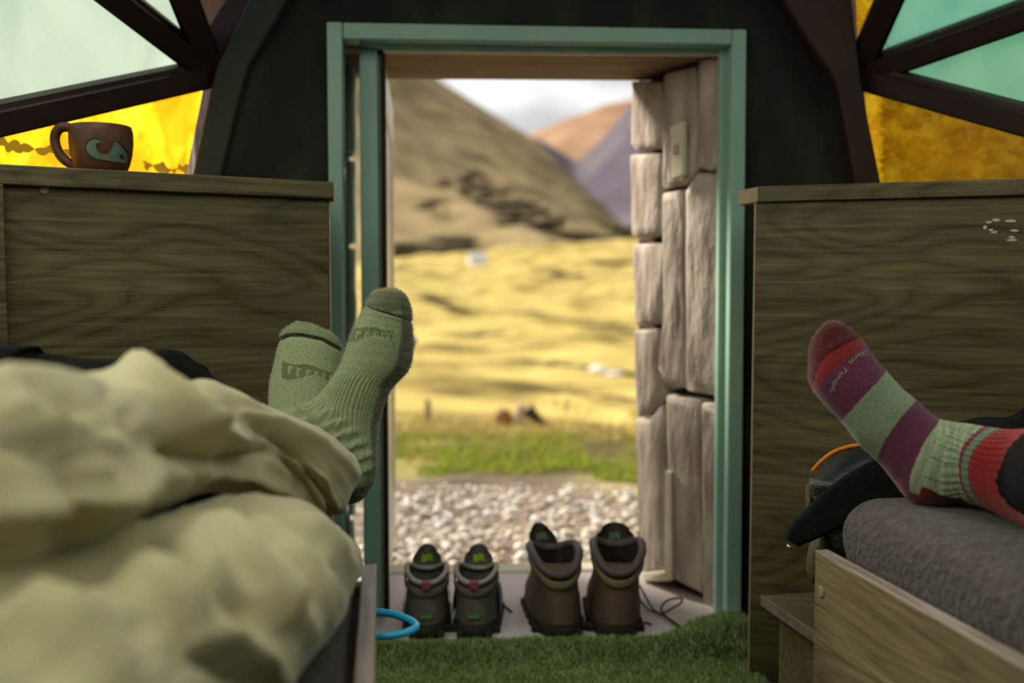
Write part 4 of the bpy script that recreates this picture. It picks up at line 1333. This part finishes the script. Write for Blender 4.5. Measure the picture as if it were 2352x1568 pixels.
# --- left-hand green foot, seen from above the toes, behind the crossed ankle
pr2 = [((690, 738, 1.405), (706, 742, 1.40)), ((652, 762, 1.40), (762, 766, 1.395)), ((641, 795, 1.395), (783, 800, 1.39)), ((632, 835, 1.388), (790, 845, 1.383)), ((622, 880, 1.38), (792, 890, 1.375)), ((620, 930, 1.37), (785, 950, 1.365)),
       ((622, 985, 1.355), (780, 1010, 1.35)), ((628, 1050, 1.33), (772, 1070, 1.33)), ((640, 1120, 1.29), (760, 1130, 1.29)), ((655, 1180, 1.24), (760, 1190, 1.24)), ((665, 1240, 1.16), (770, 1260, 1.16))]
W2 = [(0, .006), (1, .018), (2, .024), (3, .028), (4, .032), (5, .037), (6, .042), (7, .046), (8, .045), (9, .04), (10, .038)]
def col2(s_, q, p):
    x, y = pix(p)
    h = .5 + .5 * noise.noise(Vector((p.x * 700, p.y * 260, p.z * 260)))
    c = mixt(GREEN, (.31, .36, .20), h * .5)
    yl = 768 + max(0, x - 690) * .20 + max(0, x - 740) * .35 + max(0, 665 - x) * .4
    if math.sin(q) > -.3:
        if y < yl: c = mixt(GREEN, DKG, .40)
        if abs(y - yl) < 4: c = mixt(c, (.025, .025, .012), .9)
        f = logo(x, y, (648, 822), (122, 26), (-2, 56))
        if f: c = mixt(c, DKG, f * .85)
    elif math.sin(q) < -.5: c = SOLE
    return c
def dis2(s_, q, p):
    x, y = pix(p)
    yl = 768 + max(0, x - 690) * .20 + max(0, x - 740) * .35 + max(0, 665 - x) * .4
    d = 0
    if math.sin(q) > -.3:
        d -= .003 * math.exp(-((y - yl - 3) / 4.5) ** 2)
        if y < yl: d += .0016
        d -= .0045 * math.exp(-((x - 737) / 9) ** 2) * max(0, 1 - (y - 735) / 40)
    a = max(0, min(1, (s_ - 4.3) / .8))
    d += a * .0009 * math.cos(q * 44)
    d += .0004 * math.cos(q * 90) * (1 - a)
    return d
sock2, Rk, _ = foot('sock', pr2, 200, 240, W2, col2, dis2, per, 2.4)
setp(sock2, 'sage green wool sock behind the crossed ankle')
fuzz(sock2, Rk, FZ, 15000, rn)

# --- person on the right: striped sock, black leggings
per2 = empty('person', P(2420, 1180, 1.1), 0, label='person in black leggings resting one striped sock on the right bench', cat='person')
RED = (.20, .018, .018); DRED = (.060, .005, .006); PUR = (.135, .034, .072); SAGE = (.285, .35, .22); GRN = (.10, .19, .12)
pr3 = [((1912, 737, 1.245), (1896, 740, 1.245)), ((1938, 745, 1.24), (1868, 772, 1.245)), ((1965, 765, 1.235), (1853, 832, 1.245)), ((1990, 793, 1.23), (1858, 878, 1.242)), ((2012, 822, 1.226), (1890, 925, 1.238)), ((2033, 850, 1.222), (1928, 965, 1.234)),
       ((2070, 890, 1.216), (1972, 1018, 1.228)), ((2106, 920, 1.21), (2016, 1060, 1.222)), ((2138, 947, 1.203), (2054, 1108, 1.216)), ((2156, 960, 1.197), (2092, 1148, 1.21)), ((2178, 968, 1.19), (2155, 1162, 1.202)),
       ((2208, 976, 1.18), (2218, 1148, 1.192)), ((2252, 985, 1.165), (2268, 1156, 1.175)), ((2300, 991, 1.145), (2318, 1178, 1.155)), ((2350, 986, 1.12), (2372, 1202, 1.13)), ((2420, 965, 1.08), (2450, 1240, 1.09))]
W3 = [(0, .006), (1, .024), (2, .036), (3, .041), (4, .043), (5, .044), (6, .042), (7, .039), (8, .037), (9, .037), (10, .037), (11, .036), (12, .038), (13, .041), (14, .045), (15, .055)]
def col3(s_, q, p):
    cs, sn = math.cos(q), math.sin(q)      # cs=+1 instep, -1 sole ; sn>0 towards the camera
    h = .5 + .5 * noise.noise(Vector((p.x * 500, p.y * 500, p.z * 500)))
    b2 = max(0, -cs) ** 2; c2_ = cs * cs
    st = s_ - 1.0 * c2_
    if s_ < 2.25 + .15 * max(0, cs) + 1.05 * b2: c = DRED
    elif s_ < 3.0 + .55 * b2: c = RED
    elif s_ < 4.88 + .12 * c2_: c = PUR
    elif s_ < 6.55 + .35 * c2_:
        k = .5 + .5 * math.sin(s_ * 64 + 3 * noise.noise(Vector((s_ * 2, q, 0))))
        c = mixt(mixt(SAGE, GRN, .65 * h), SAGE, k * .6)
    elif s_ < 8.5 + .6 * c2_: c = PUR
    elif st < 11.2 - .2 * c2_:
        k = .5 + .5 * noise.noise(Vector((s_ * 7, q * 1.5, 0)))
        c = mixt(SAGE, (.38, .43, .27), .5 + .5 * math.sin(s_ * 9))
        c = mixt(c, GRN, max(0, k - .45) * 1.2)
        if 9.1 < st and sn > .05:
            if abs(math.sin(q * 9.0)) < .11: c = mixt(c, (.035, .045, .025), .75)
            if abs(math.sin(st * 3.6)) < .16: c = mixt(c, GRN, .5)
    elif st < 11.48 - .2 * c2_: c = (.19, .035, .06)
    elif st < 11.9 - .2 * c2_: c = mixt(GRN, SAGE, .2)
    elif st < 12.2 - .2 * c2_: c = (.22, .03, .035)
    else: c = (.27, .014, .012)
    if 7.3 < s_ < 9.2 and cs < -.78 + .12 * max(0, s_ - 8.2): c = mixt(RED, PUR, .2)
    if 9.2 <= s_ < 11.4 and cs < -.42 - .22 * max(0, s_ - 9.6): c = mixt(RED, DRED, max(0, min(1, (s_ - 9.2) / .6)))
    return mixt(c, tuple(x * .75 for x in c), h * .6)
def dis3(s_, q, p):
    a = 1 if 4.9 < s_ < 7.2 else 0
    d = .00035 * math.cos(q * 80) * a
    if s_ > 9.9: d += .0005 * math.cos(q * 36)
    d += .0012 * noise.noise(p * 30)
    d += -.002 * math.exp(-((s_ - 2.2) / .35) ** 2) * max(0, -math.cos(q))
    return d
sock3, Rk, _ = foot('sock', pr3, 300, 240, W3, col3, dis3, per2)
setp(sock3, 'wool sock striped red, purple and sage')
fuzz(sock3, Rk, gmat('red_fuzz', (.42, .24, .18), (.5, .34, .25), .6), 3500, rn, (.0008, .003))
# leggings
lg = [P(2350, 1088, 1.135), P(2410, 1095, 1.10), P(2520, 1080, 1.02), P(2760, 980, .90), Vector((.66, .62, .60)), Vector((.80, .42, .56)), Vector((.95, .12, .50))]
V, Fc = tube(lg, lambda u_: .046 + .045 * min(1, u_ * 1.4), 40, steps=60)
mk('leggings', V, Fc, MT['black'], per2, smooth=True, label='black leggings')

# lettering knitted across the toes of the striped sock
txt = bpy.data.curves.new('lettering', 'FONT')
txt.body = 'Darn Tough'
txt.size = 1.0
txt.shear = .25
to = bpy.data.objects.new('lettering_tmp', txt)
COL.objects.link(to)
dg = bpy.context.evaluated_depsgraph_get()
tm = bpy.data.meshes.new_from_object(to.evaluated_get(dg))
bm = bmesh.new(); bm.from_mesh(tm)
bmesh.ops.triangulate(bm, faces=bm.faces[:])
bmesh.ops.subdivide_edges(bm, edges=[e for e in bm.edges if e.calc_length() > .15], cuts=2)
bmesh.ops.triangulate(bm, faces=bm.faces[:])
TV, TF = bmout(bm)
bpy.data.objects.remove(to); bpy.data.curves.remove(txt); bpy.data.meshes.remove(tm)
x0 = min(v.x for v in TV); x1 = max(v.x for v in TV)
# baseline runs over the top of the foot from the instep edge down to the sole edge, letters upside down to the viewer
raw = catmull([(1996, 806, 0), (1978, 808, 0), (1955, 824, 0), (1935, 848, 0), (1918, 874, 0), (1905, 896, 0)], 400)
acc = [0.0]
for a_, b_ in zip(raw, raw[1:]): acc.append(acc[-1] + (b_ - a_).length)
base = []
for k in range(101):
    tgt = acc[-1] * k / 100
    i = min(range(401), key=lambda j_: abs(acc[j_] - tgt))
    base.append(raw[i])
from mathutils.bvhtree import BVHTree
sv = [sock3.matrix_basis.translation + WLOC[per2] + v.co for v in sock3.data.vertices]
bvh = BVHTree.FromPolygons([Vector(v) for v in sv], [tuple(p_.vertices) for p_ in sock3.data.polygons])
LV = []
eye = Vector((0, 0, EYE))
for v in TV:
    u_ = (v.x - x0) / (x1 - x0)
    k = u_ * 100; i = min(99, int(k)); q = base[i].lerp(base[i + 1], k - i)
    t_ = (base[min(100, i + 6)] - base[max(0, i - 6)]).normalized()
    nn_ = Vector((-t_.y, t_.x, 0))
    if nn_.x > 0 and nn_.y > 0: pass
    # letter tops point towards the heel
    if nn_.y < 0: nn_ = -nn_
    off = (v.y - .35) * 15.5
    px_, py_ = q.x + nn_.x * off + 4, q.y + nn_.y * off + 4
    d = (P(px_, py_, 1.0) - eye).normalized()
    hit = bvh.ray_cast(eye, d)
    LV.append((hit[0] - d * .0008) if hit[0] else P(px_, py_, 1.2))
mk('lettering', LV, TF, M('grey_green_yarn', (.27, .30, .23), None, 200), sock3)
# ================================================================= BOOTS
def boot(name, base, yaw, L, wd, h, pal, tongue_h, dip, label, lean=0.0, style='w', side=1, tong_dx=0.0, tongw=.7):
    """hiking boot: local y runs from the heel to the toe, z up"""
    b = empty(name, base, yaw, label=label, cat='boot', group='hiking boots on the sill')
    o0 = Vector(base)
    def T(v): return rz(Vector(v), yaw) + o0
    n = 56
    hw = wd / 2
    # height, rear y, front y, half width
    lev = [(.012, -.004, L - .004, hw * 1.00), (.030, -.006, L - .002, hw * 1.03), (.048, -.003, L - .010, hw * 1.02), (.064, .002, L * .86, hw * .98), (.080, .006, L * .70, hw * .94), (.10, .008, L * .58, hw * .90), (.12, .007, L * .52, hw * .90), (.145, .004, L * .48, hw * .94), (h, .0, L * .465, hw * 1.0)]
    lev = [l for l in lev if l[0] < h - .012] + [lev[-1]]
    def topz(a):   # a = 0 at the toe side, pi at the heel
        back = .5 - .5 * math.cos(a)
        return h - dip * back ** 3.0 - .020 * max(0, math.cos(a)) ** 2
    def ringat(z, y0, y1, w_, shrink=0.0, z_of=None):
        r = []
        for k in range(n):
            a = 2 * math.pi * k / n
            ca, sa_ = math.cos(a), math.sin(a)
            yy = (y0 + y1) / 2 + ((y1 - y0) / 2 - shrink) * math.copysign(abs(ca) ** .85, ca)
            tap = 1 - .16 * max(0, ca) ** 2 if z < .07 else 1
            xx = (w_ - shrink) * tap * math.copysign(abs(sa_) ** .85, sa_)
            zz = z_of(a) if z_of else z
            r.append(T((xx + lean * zz, yy, zz)))
        return r
    R = [ringat(*l) for l in lev[:-1]]
    R.append(ringat(*lev[-1], z_of=topz))
    # split the shell by colour band
    nb = len([l for l in lev if l[0] <= .068])
    mk('rand', *rings(R[:nb], True, False), pal['rand'], b, smooth=True)
    mk('shaft', *rings(R[nb - 1:], False, False), pal['shaft'], b, smooth=True)
    # lining
    inn = [ringat(*lev[-1], shrink=.007, z_of=topz), ringat(h * .7, lev[-2][1], lev[-2][2], lev[-2][3], .009), ringat(h * .45, .006, L * .6, hw * .9, .010), ringat(.03, .01, L * .8, hw * .85, .010)]
    mk('lining', *rings(inn, False, True), pal['lining'], b, smooth=True)
    # padded collar roll
    cp_ = []
    rr = .0085 if style == 'm' else .005
    cr_ = ringat(*lev[-1], shrink=.003, z_of=topz)
    mk('collar', *tube(cr_, rr, 10, closed=True), pal['collar'], b, smooth=True)
    # contrast band below the collar
    bd_ = []
    for dz, gr in ((-.012, .0005), (-.014, .0022), (-.026, .0024), (-.028, .0005)):
        bd_.append(ringat(lev[-1][0], lev[-1][1] - gr + .0012, lev[-1][2] + gr, lev[-1][3] * (.985) + gr, z_of=lambda a, dz=dz: topz(a) + dz))
    mk('collar_band', *rings(bd_, False, False), pal['band'], b, smooth=True)
    # tongue standing up in the front of the opening
    tv = []
    m_ = 14
    for j in range(10):
        t_ = math.sin(j / 9 * math.pi / 2)
        z = h * .62 + (tongue_h - h * .62) * t_
        wm = hw * (.70 if style == 'w' else tongw)
        w_ = wm * max(.30, (1 - max(0, 1 - (tongue_h - z) / (wm * .9)) ** 2.6)) ** (1 / 2.6)
        for i in range(m_):
            s_ = -1 + 2 * i / (m_ - 1)
            tv.append((s_ * w_ + tong_dx * t_, L * .455 - .02 * (1 - t_) * 0 - .022 * s_ * s_ + .018 * t_, z - .006 * abs(s_) ** 3))
    fr = [T((x + lean * z, y, z)) for x, y, z in tv]; bkk = [T((x + lean * z, y + .006, z)) for x, y, z in tv]
    ff = [(j * m_ + i, j * m_ + i + 1, (j + 1) * m_ + i + 1, (j + 1) * m_ + i) for j in range(9) for i in range(m_ - 1)]
    k0 = len(fr)
    fb = [tuple(q + k0 for q in f[::-1]) for f in ff]
    rim = [j * m_ for j in range(10)] + [9 * m_ + i for i in range(1, m_)] + [j * m_ + m_ - 1 for j in range(8, -1, -1)]
    fs = [(a_, b_, b_ + k0, a_ + k0) for a_, b_ in zip(rim, rim[1:])]
    tg_ = mk('tongue', fr + bkk, ff + fb + fs, pal['tongue'], b, smooth=True)
    if pal.get('patch'):
        zc = tongue_h - .025
        pp = [T((x + lean * zc + tong_dx * .8, L * .455 + .0115 - .022 * (x / hw / .6) ** 2, zc + z)) for x, z in [(-.012, -.008), (-.004, -.010), (.003, -.004), (.012, -.008), (.010, .006), (.002, .008), (-.003, .004), (-.011, .008)]]
        mk('tongue_patch', *prism(pp, rz((0, -.002, 0), yaw)), pal['patch'], tg_)
    # sole with lugs
    so = []
    for z, g_ in ((-.0005, .0), (.0, .003), (.010, .005), (.020, .004), (.022, .001)):
        so.append(ringat(z, -.004 - g_, L + g_ * .8, hw * 1.0 + g_))
    mk('sole', *rings(so), pal['sole'], b, smooth=True)
    for k in range(7):
        y = -.004 + (L - .03) * k / 6
        for sx in (-1, 1):
            x_ = sx * hw * (.62 if k in (0, 6) else .97)
            mk('sole_lug', *xf(box(x_ - .007, x_ + .007, y, y + .016, -.0005, .013, .002), o0, yaw), pal['sole'], b)
    # heel counter overlay and its stitched edge
    hc = []
    for z, ww in ((.028, 1.0), (.05, .98), (.075, .86), (.098, .55), (.104, .2)):
        rng = []
        for k in range(15):
            a = math.pi + (k / 7 - 1) * 1.25 * ww
            ca, sa_ = math.cos(a), math.sin(a)
            l0 = lerp_table([(q[0], q[1]) for q in lev], z); l1 = lerp_table([(q[0], q[2]) for q in lev], z); l2 = lerp_table([(q[0], q[3]) for q in lev], z)
            rng.append(T(((l2 + .0018) * math.copysign(abs(sa_) ** .85, sa_) + lean * z, (l0 + l1) / 2 + ((l1 - l0) / 2 + .0022) * math.copysign(abs(ca) ** .85, ca), z)))
        hc.append(rng)
    Vh = [p for r in hc for p in r]; Fh = [(j * 15 + i, j * 15 + i + 1, (j + 1) * 15 + i + 1, (j + 1) * 15 + i) for j in range(4) for i in range(14)]
    mk('heel_counter', Vh, Fh, pal['counter'], b, smooth=True)
    if pal.get('side'):
        for sx in (-1, 1):
            rng = []
            for z, ya_, yb_ in ((.026, L * .22, L * .55), (.045, L * .20, L * .56), (.068, L * .20, L * .5), (.085, L * .24, L * .42)):
                l2 = lerp_table([(q[0], q[3]) for q in lev], z)
                rng.append([T((sx * (l2 + .0035), ya_ + (yb_ - ya_) * k / 5, z)) for k in range(6)])
            Vs = [p for r in rng for p in r]
            mk('side_panel', Vs, [(j * 6 + i, j * 6 + i + 1, (j + 1) * 6 + i + 1, (j + 1) * 6 + i) for j in range(3) for i in range(5)], pal['side'], b, smooth=True)
    if pal.get('tab'):
        zt = topz(math.pi)
        mk('pull_tab', *xf(box(-.0085, .0085, -.0075, .006, zt - .011, zt + .006, .002), o0, yaw), pal['tab'], b)
    if pal.get('dash'):
        mk('heel_mark', *xf(box(-.012, .011, -.0095, -.003, .040, .046, .001), o0, yaw), pal['dash'], b)
    # rows of stitching / seams on the back of the shaft
    for z in (h * .58, h * .72):
        if z < .1: continue
        l = [lerp_table([(q[0], q[i]) for q in lev], z) for i in (1, 2, 3)]
        pts = []
        for k in range(17):
            a = math.pi + (k / 8 - 1) * 1.3
            ca, sa_ = math.cos(a), math.sin(a)
            pts.append(T(((l[2] + .0012) * math.copysign(abs(sa_) ** .85, sa_) + lean * z, (l[0] + l[1]) / 2 + ((l[1] - l[0]) / 2 + .0012) * math.copysign(abs(ca) ** .85, ca), z + .004 * math.cos((k / 8 - 1) * 2))))
        mk('seam', *tube(pts, .0016, 6), pal['seam'], b, smooth=True)
    # laces criss-crossing the front
    for k in range(4):
        z = .075 + (h - .10) * k / 3.2
        y1 = lerp_table([(q[0], q[2]) for q in lev], z)
        mk('lace', *tube([T((-hw * .6, y1 - .006, z)), T((0, y1 + .006, z + .006)), T((hw * .6, y1 - .006, z + .012))], .0024, 6, steps=8), pal['lace'], b, smooth=True)
    return b, T
def pal_w():
    return dict(rand=M('boot_grey_brown_suede', (.10, .082, .060), (.135, .11, .082), 40, rough=.9, bmp=.3), shaft=M('boot_taupe_nubuck', (.14, .122, .092), (.18, .156, .12), 40, rough=.9, bmp=.3),
                lining=M('boot_dark_lining', (.045, .055, .042), None, 60), collar=M('boot_cream_collar', (.36, .33, .27), (.30, .27, .22), 40), band=M('boot_taupe_band', (.135, .118, .09), None, 40),
                tongue=M('boot_grey_tongue', (.095, .105, .085), (.075, .085, .07), 60), patch=M('lime_patch', (.35, .55, .02)), sole=M('boot_dark_sole', (.028, .024, .020), None, 40, rough=.8),
                counter=M('boot_counter', (.092, .08, .062), (.115, .10, .078), 40, rough=.85), side=M('boot_teal_panel', (.075, .20, .22), (.06, .17, .19), 40), tab=M('boot_rose_tab', (.30, .07, .08), None, 60),
                dash=M('boot_green_mark', (.07, .26, .05)), seam=M('boot_seam', (.050, .042, .032)), lace=M('dark_lace', (.03, .024, .02), None, 90))
def pal_m():
    return dict(rand=M('boot_brown_leather', (.13, .085, .052), (.095, .060, .036), 24, rough=.6, bmp=.3), shaft=M('boot_dark_brown_leather', (.10, .068, .043), (.13, .088, .055), 24, rough=.65, bmp=.3),
                lining=M('boot_brown_lining', (.040, .028, .020), None, 60), collar=M('boot_mauve_brown_collar', (.11, .09, .088), (.085, .068, .066), 40, rough=.5), band=M('boot_tan_band', (.21, .165, .09), (.16, .125, .065), 40),
                tongue=M('boot_brown_tongue', (.050, .036, .024), None, 60), patch=M('green_tag', (.12, .22, .14)), sole=M('boot_black_sole', (.02, .017, .014), None, 40, rough=.8),
                counter=M('boot_brown_counter', (.105, .072, .046), (.08, .055, .035), 24, rough=.6), seam=M('boot_brown_seam', (.04, .026, .016)), lace=M('brown_lace', (.040, .028, .020), None, 90))
PW, PM = pal_w(), pal_m()
zs_ = .0105
def bb(px, d): q = P(px, 1460, d); q.z = zs_; return q
boot('hiking_boot', bb(980, 1.872), .07, .235, .085, .126, PW, .150, .020, 'taupe hiking boot with pink tab, leftmost of the four boots', style='w')
boot('hiking_boot', bb(1089, 1.872), -.05, .235, .085, .126, PW, .150, .020, 'taupe hiking boot with pink tab, beside the tall brown boots', style='w')
b3, T3 = boot('hiking_boot', bb(1294, 1.872), .12, .275, .100, .164, PM, .190, .042, 'tall brown leather boot beside the taupe pair, tongue folded left', lean=-.05, style='m', tong_dx=-.018, tongw=.55)
b4, T4 = boot('hiking_boot', bb(1418, 1.872), -.02, .275, .102, .170, PM, .190, .045, 'tall brown leather boot nearest the stone jamb, laces trailing', lean=.03, style='m', tongw=.86)
# trailing laces
def lacing(parent, pts, mat, r=.0022, steps=60):
    V = []
    for px, py, d, z in pts:
        q = P(px, py, d)
        if z is not None: q.z = z
        V.append(q)
    mk('trailing_lace', *tube(V, r, 7, steps=steps), mat, parent, smooth=True)
lacing(b4, [(1470, 1345, 2.06, None), (1484, 1372, 2.04, None), (1500, 1398, 2.02, None), (1520, 1408, 2.00, None), (1545, 1396, 2.0, None), (1563, 1385, 2.0, None), (1566, 1374, 2.0, None), (1548, 1374, 2.0, None), (1528, 1382, 2.0, None), (1519, 1400, 1.99, None), (1540, 1425, 1.95, None), (1566, 1442, 1.93, None)], PM['lace'])
lacing(b4, [(1470, 1378, 2.05, None), (1488, 1398, 2.02, None), (1512, 1408, 2.0, None), (1535, 1420, 1.96, None), (1560, 1436, 1.94, None)], PM['lace'])
lacing(b4, [(1472, 1452, 1.95, .014), (1484, 1450, 1.95, .014), (1496, 1458, 1.94, .014)], PM['lace'])
bw = [o for o in bpy.data.objects if o.name.startswith('hiking_boot')][1]
lacing(bw, [(1138, 1378, 2.06, None), (1160, 1392, 2.04, None), (1178, 1410, 2.02, None), (1181, 1425, 2.02, None), (1170, 1432, 2.02, None)], PW['lace'], .0026)
lacing(bw, [(1150, 1420, 2.03, None), (1163, 1430, 2.02, None), (1176, 1438, 2.02, None)], PW['lace'])

# ================================================================= TURF
MT['turfbase'] = M('turf_backing', (.022, .035, .012), (.035, .050, .018), 60, rough=1)
def tz(x, y):
    """height of the turf: flat floor, a rolled lip at the threshold, curling up at the right"""
    yl = 1.800 + .055 * x
    k = 1 / (1 + math.exp(-max(-30, min(30, (y - yl) / .010))))
    z = -.016 + .026 * k
    z += .006 * math.exp(-((y - yl - .028) / .018) ** 2)
    if x > .28: z += .030 * min(1, (x - .28) / .12) * k
    return z + .003 * noise.noise(Vector((x * 14, y * 14, 0)))
tx = [-.30 + k * .012 for k in range(64)]
ty = [.97 + .028 * k for k in range(28)] + [1.750 + .006 * k for k in range(30)]
def tend(x): return 1.852 + .05 * x + .014 * noise.noise(Vector((x * 9, 0, 4))) + (.05 * max(0, min(1, (x - .26) / .12)))
V, Fc = grid(len(tx), len(ty), lambda i, j: Vector((tx[i], min(ty[j], tend(tx[i])), tz(tx[i], min(ty[j], tend(tx[i]))))))
turf = mk('turf_mat', V, Fc, MT['turfbase'], smooth=True, label='green artificial turf mat rolled over the threshold below the boots', cat='mat')
rb = random.Random(5)
def place_t(q):
    x = q.uniform(-.28, .45); y = 1.62 + (tend(x) - 1.62) * q.random()
    return Vector((x, y, tz(x, y)))
for nm, cnt, c1, c2, hh_ in (('dark', 26000, (.13, .23, .05), (.22, .34, .085), (.007, .016)), ('bright', 14000, (.42, .58, .18), (.58, .72, .30), (.007, .016)), ('pale', 11000, (.45, .52, .32), (.6, .65, .42), (.006, .014))):
    V, Fc = blades(cnt, place_t, lambda q, b, hh_=hh_: q.uniform(*hh_), lambda q: .0007, (.2, 1.0), rb)
    mk('turf_pile', V, Fc, gmat('turf_%s_blades' % nm, c1, c2, .3), turf, kind='stuff')

# ================================================================= BAG AND CLOTHES ON THE RIGHT
MT['bagblack'] = M('black_nylon', (.008, .008, .009), (.016, .016, .017), 24, rough=.5, bmp=.5, bscale=50, spec=.5)
MT['bagsilver'] = M('grey_crinkled_nylon', (.13, .135, .15), (.05, .05, .055), 30, (1, 3, 3), rough=.35, bmp=.9, bscale=40, spec=.6)
MT['bagolive'] = M('olive_bag_side', (.16, .125, .065), (.10, .08, .045), 20, rough=.6, bmp=.4)
bag = empty('backpack', P(1960, 1330, 1.45), 0, label='black backpack with orange piping behind the right cushion', cat='backpack')
def blob(name, outline, d, half, mat, parent, seed, lvl=12, amp=.006):
    """pillow-shaped solid from a closed photo outline standing at distance d, half = half thickness"""
    pts = catmull(list(outline) + [outline[0]], 72)[:-1]
    cx = sum(p.x for p in pts) / 72; cy = sum(p.y for p in pts) / 72
    R = []
    for j in range(lvl + 1):
        a = -math.pi / 2 + math.pi * j / lvl
        f = max(.02, math.cos(a)) ** .55; dz = math.sin(a) * half
        ring = []
        for p in pts:
            q = P(cx + (p.x - cx) * f, cy + (p.y - cy) * f, d + dz)
            ring.append(q + Vector((1, 1, 1)) * amp * noise.noise(q * 22 + Vector((seed, 0, 0))))
        R.append(ring)
    return mk(name, *rings(R), mat, parent, smooth=True)
def pl3(l): return [Vector((x, y, 0)) for x, y in l]
blob('body', pl3([(1868, 1100), (1900, 1060), (1950, 1030), (2000, 1022), (2080, 1010), (2200, 1020), (2280, 1080), (2280, 1260), (2150, 1330), (1990, 1340), (1900, 1330), (1872, 1250), (1862, 1160)]), 1.48, .10, MT['bagblack'], bag, 1.0)
blob('front_pocket', pl3([(1856, 1110), (1870, 1092), (1930, 1105), (1985, 1120), (1960, 1150), (1920, 1180), (1880, 1195), (1860, 1150)]), 1.385, .035, MT['bagsilver'], bag, 4.0, amp=.012)
blob('side_flap', pl3([(1848, 1125), (1858, 1105), (1868, 1130), (1862, 1180), (1858, 1195), (1850, 1160)]), 1.40, .02, MT['bagolive'], bag, 7.0)
blob('side_pocket', pl3([(1858, 1250), (1885, 1215), (1905, 1260), (1905, 1330), (1870, 1345), (1854, 1300)]), 1.42, .03, MT['bagolive'], bag, 9.0)
mk('piping', *tube([P(1866, 1082, 1.41), P(1885, 1060, 1.405), P(1915, 1038, 1.40), P(1950, 1026, 1.40), P(2000, 1019, 1.405), P(2060, 1012, 1.41)], .0032, 8, steps=30), M('orange_piping', (.75, .22, .02), (.68, .18, .015), 20, rough=.5), bag, smooth=True)
# broad padded strap lying over the bag and hanging past the bench corner
def band(path, wds, th, mat, name, parent, nrm=Vector((.15, -1, .25))):
    c = catmull([P(*p) for p in path], 48)
    R = []
    for i, p in enumerate(c):
        t_ = (c[min(i + 1, 48)] - c[max(i - 1, 0)]).normalized()
        a = nrm.cross(t_).normalized(); n_ = t_.cross(a).normalized()
        w_ = lerp_table([(k / (len(wds) - 1), v_) for k, v_ in enumerate(wds)], i / 48)
        ring = []
        for k in range(20):
            q = 2 * math.pi * k / 20
            ring.append(p + a * (math.copysign(abs(math.cos(q)) ** .5, math.cos(q)) * w_) + n_ * (math.copysign(abs(math.sin(q)) ** .8, math.sin(q)) * th))
        R.append(ring)
    return mk(name, *rings(R), mat, parent, smooth=True)
band([(2120, 1085, 1.36), (2040, 1105, 1.345), (1980, 1130, 1.33), (1920, 1165, 1.32), (1870, 1200, 1.31), (1836, 1225, 1.30), (1822, 1246, 1.30)], [.034, .034, .031, .027, .021, .016, .010], .007, MT['black'], 'shoulder_strap', bag)
mk('strap_tip', *tube([P(1815, 1253, 1.297), P(1811, 1258, 1.297)], .004, 8), MT['metal'], bag, smooth=True)
blob('jacket', pl3([(2165, 972), (2220, 964), (2300, 960), (2340, 945), (2370, 915), (2420, 900), (2520, 920), (2560, 1060), (2400, 1130), (2230, 1100), (2180, 1030)]), 1.36, .06, MT['black'], None, 3.0)
jk = [o for o in bpy.data.objects if o.name.startswith('jacket')][-1]
setp(jk, 'black jacket heaped behind the striped sock at the right edge', 'jacket')
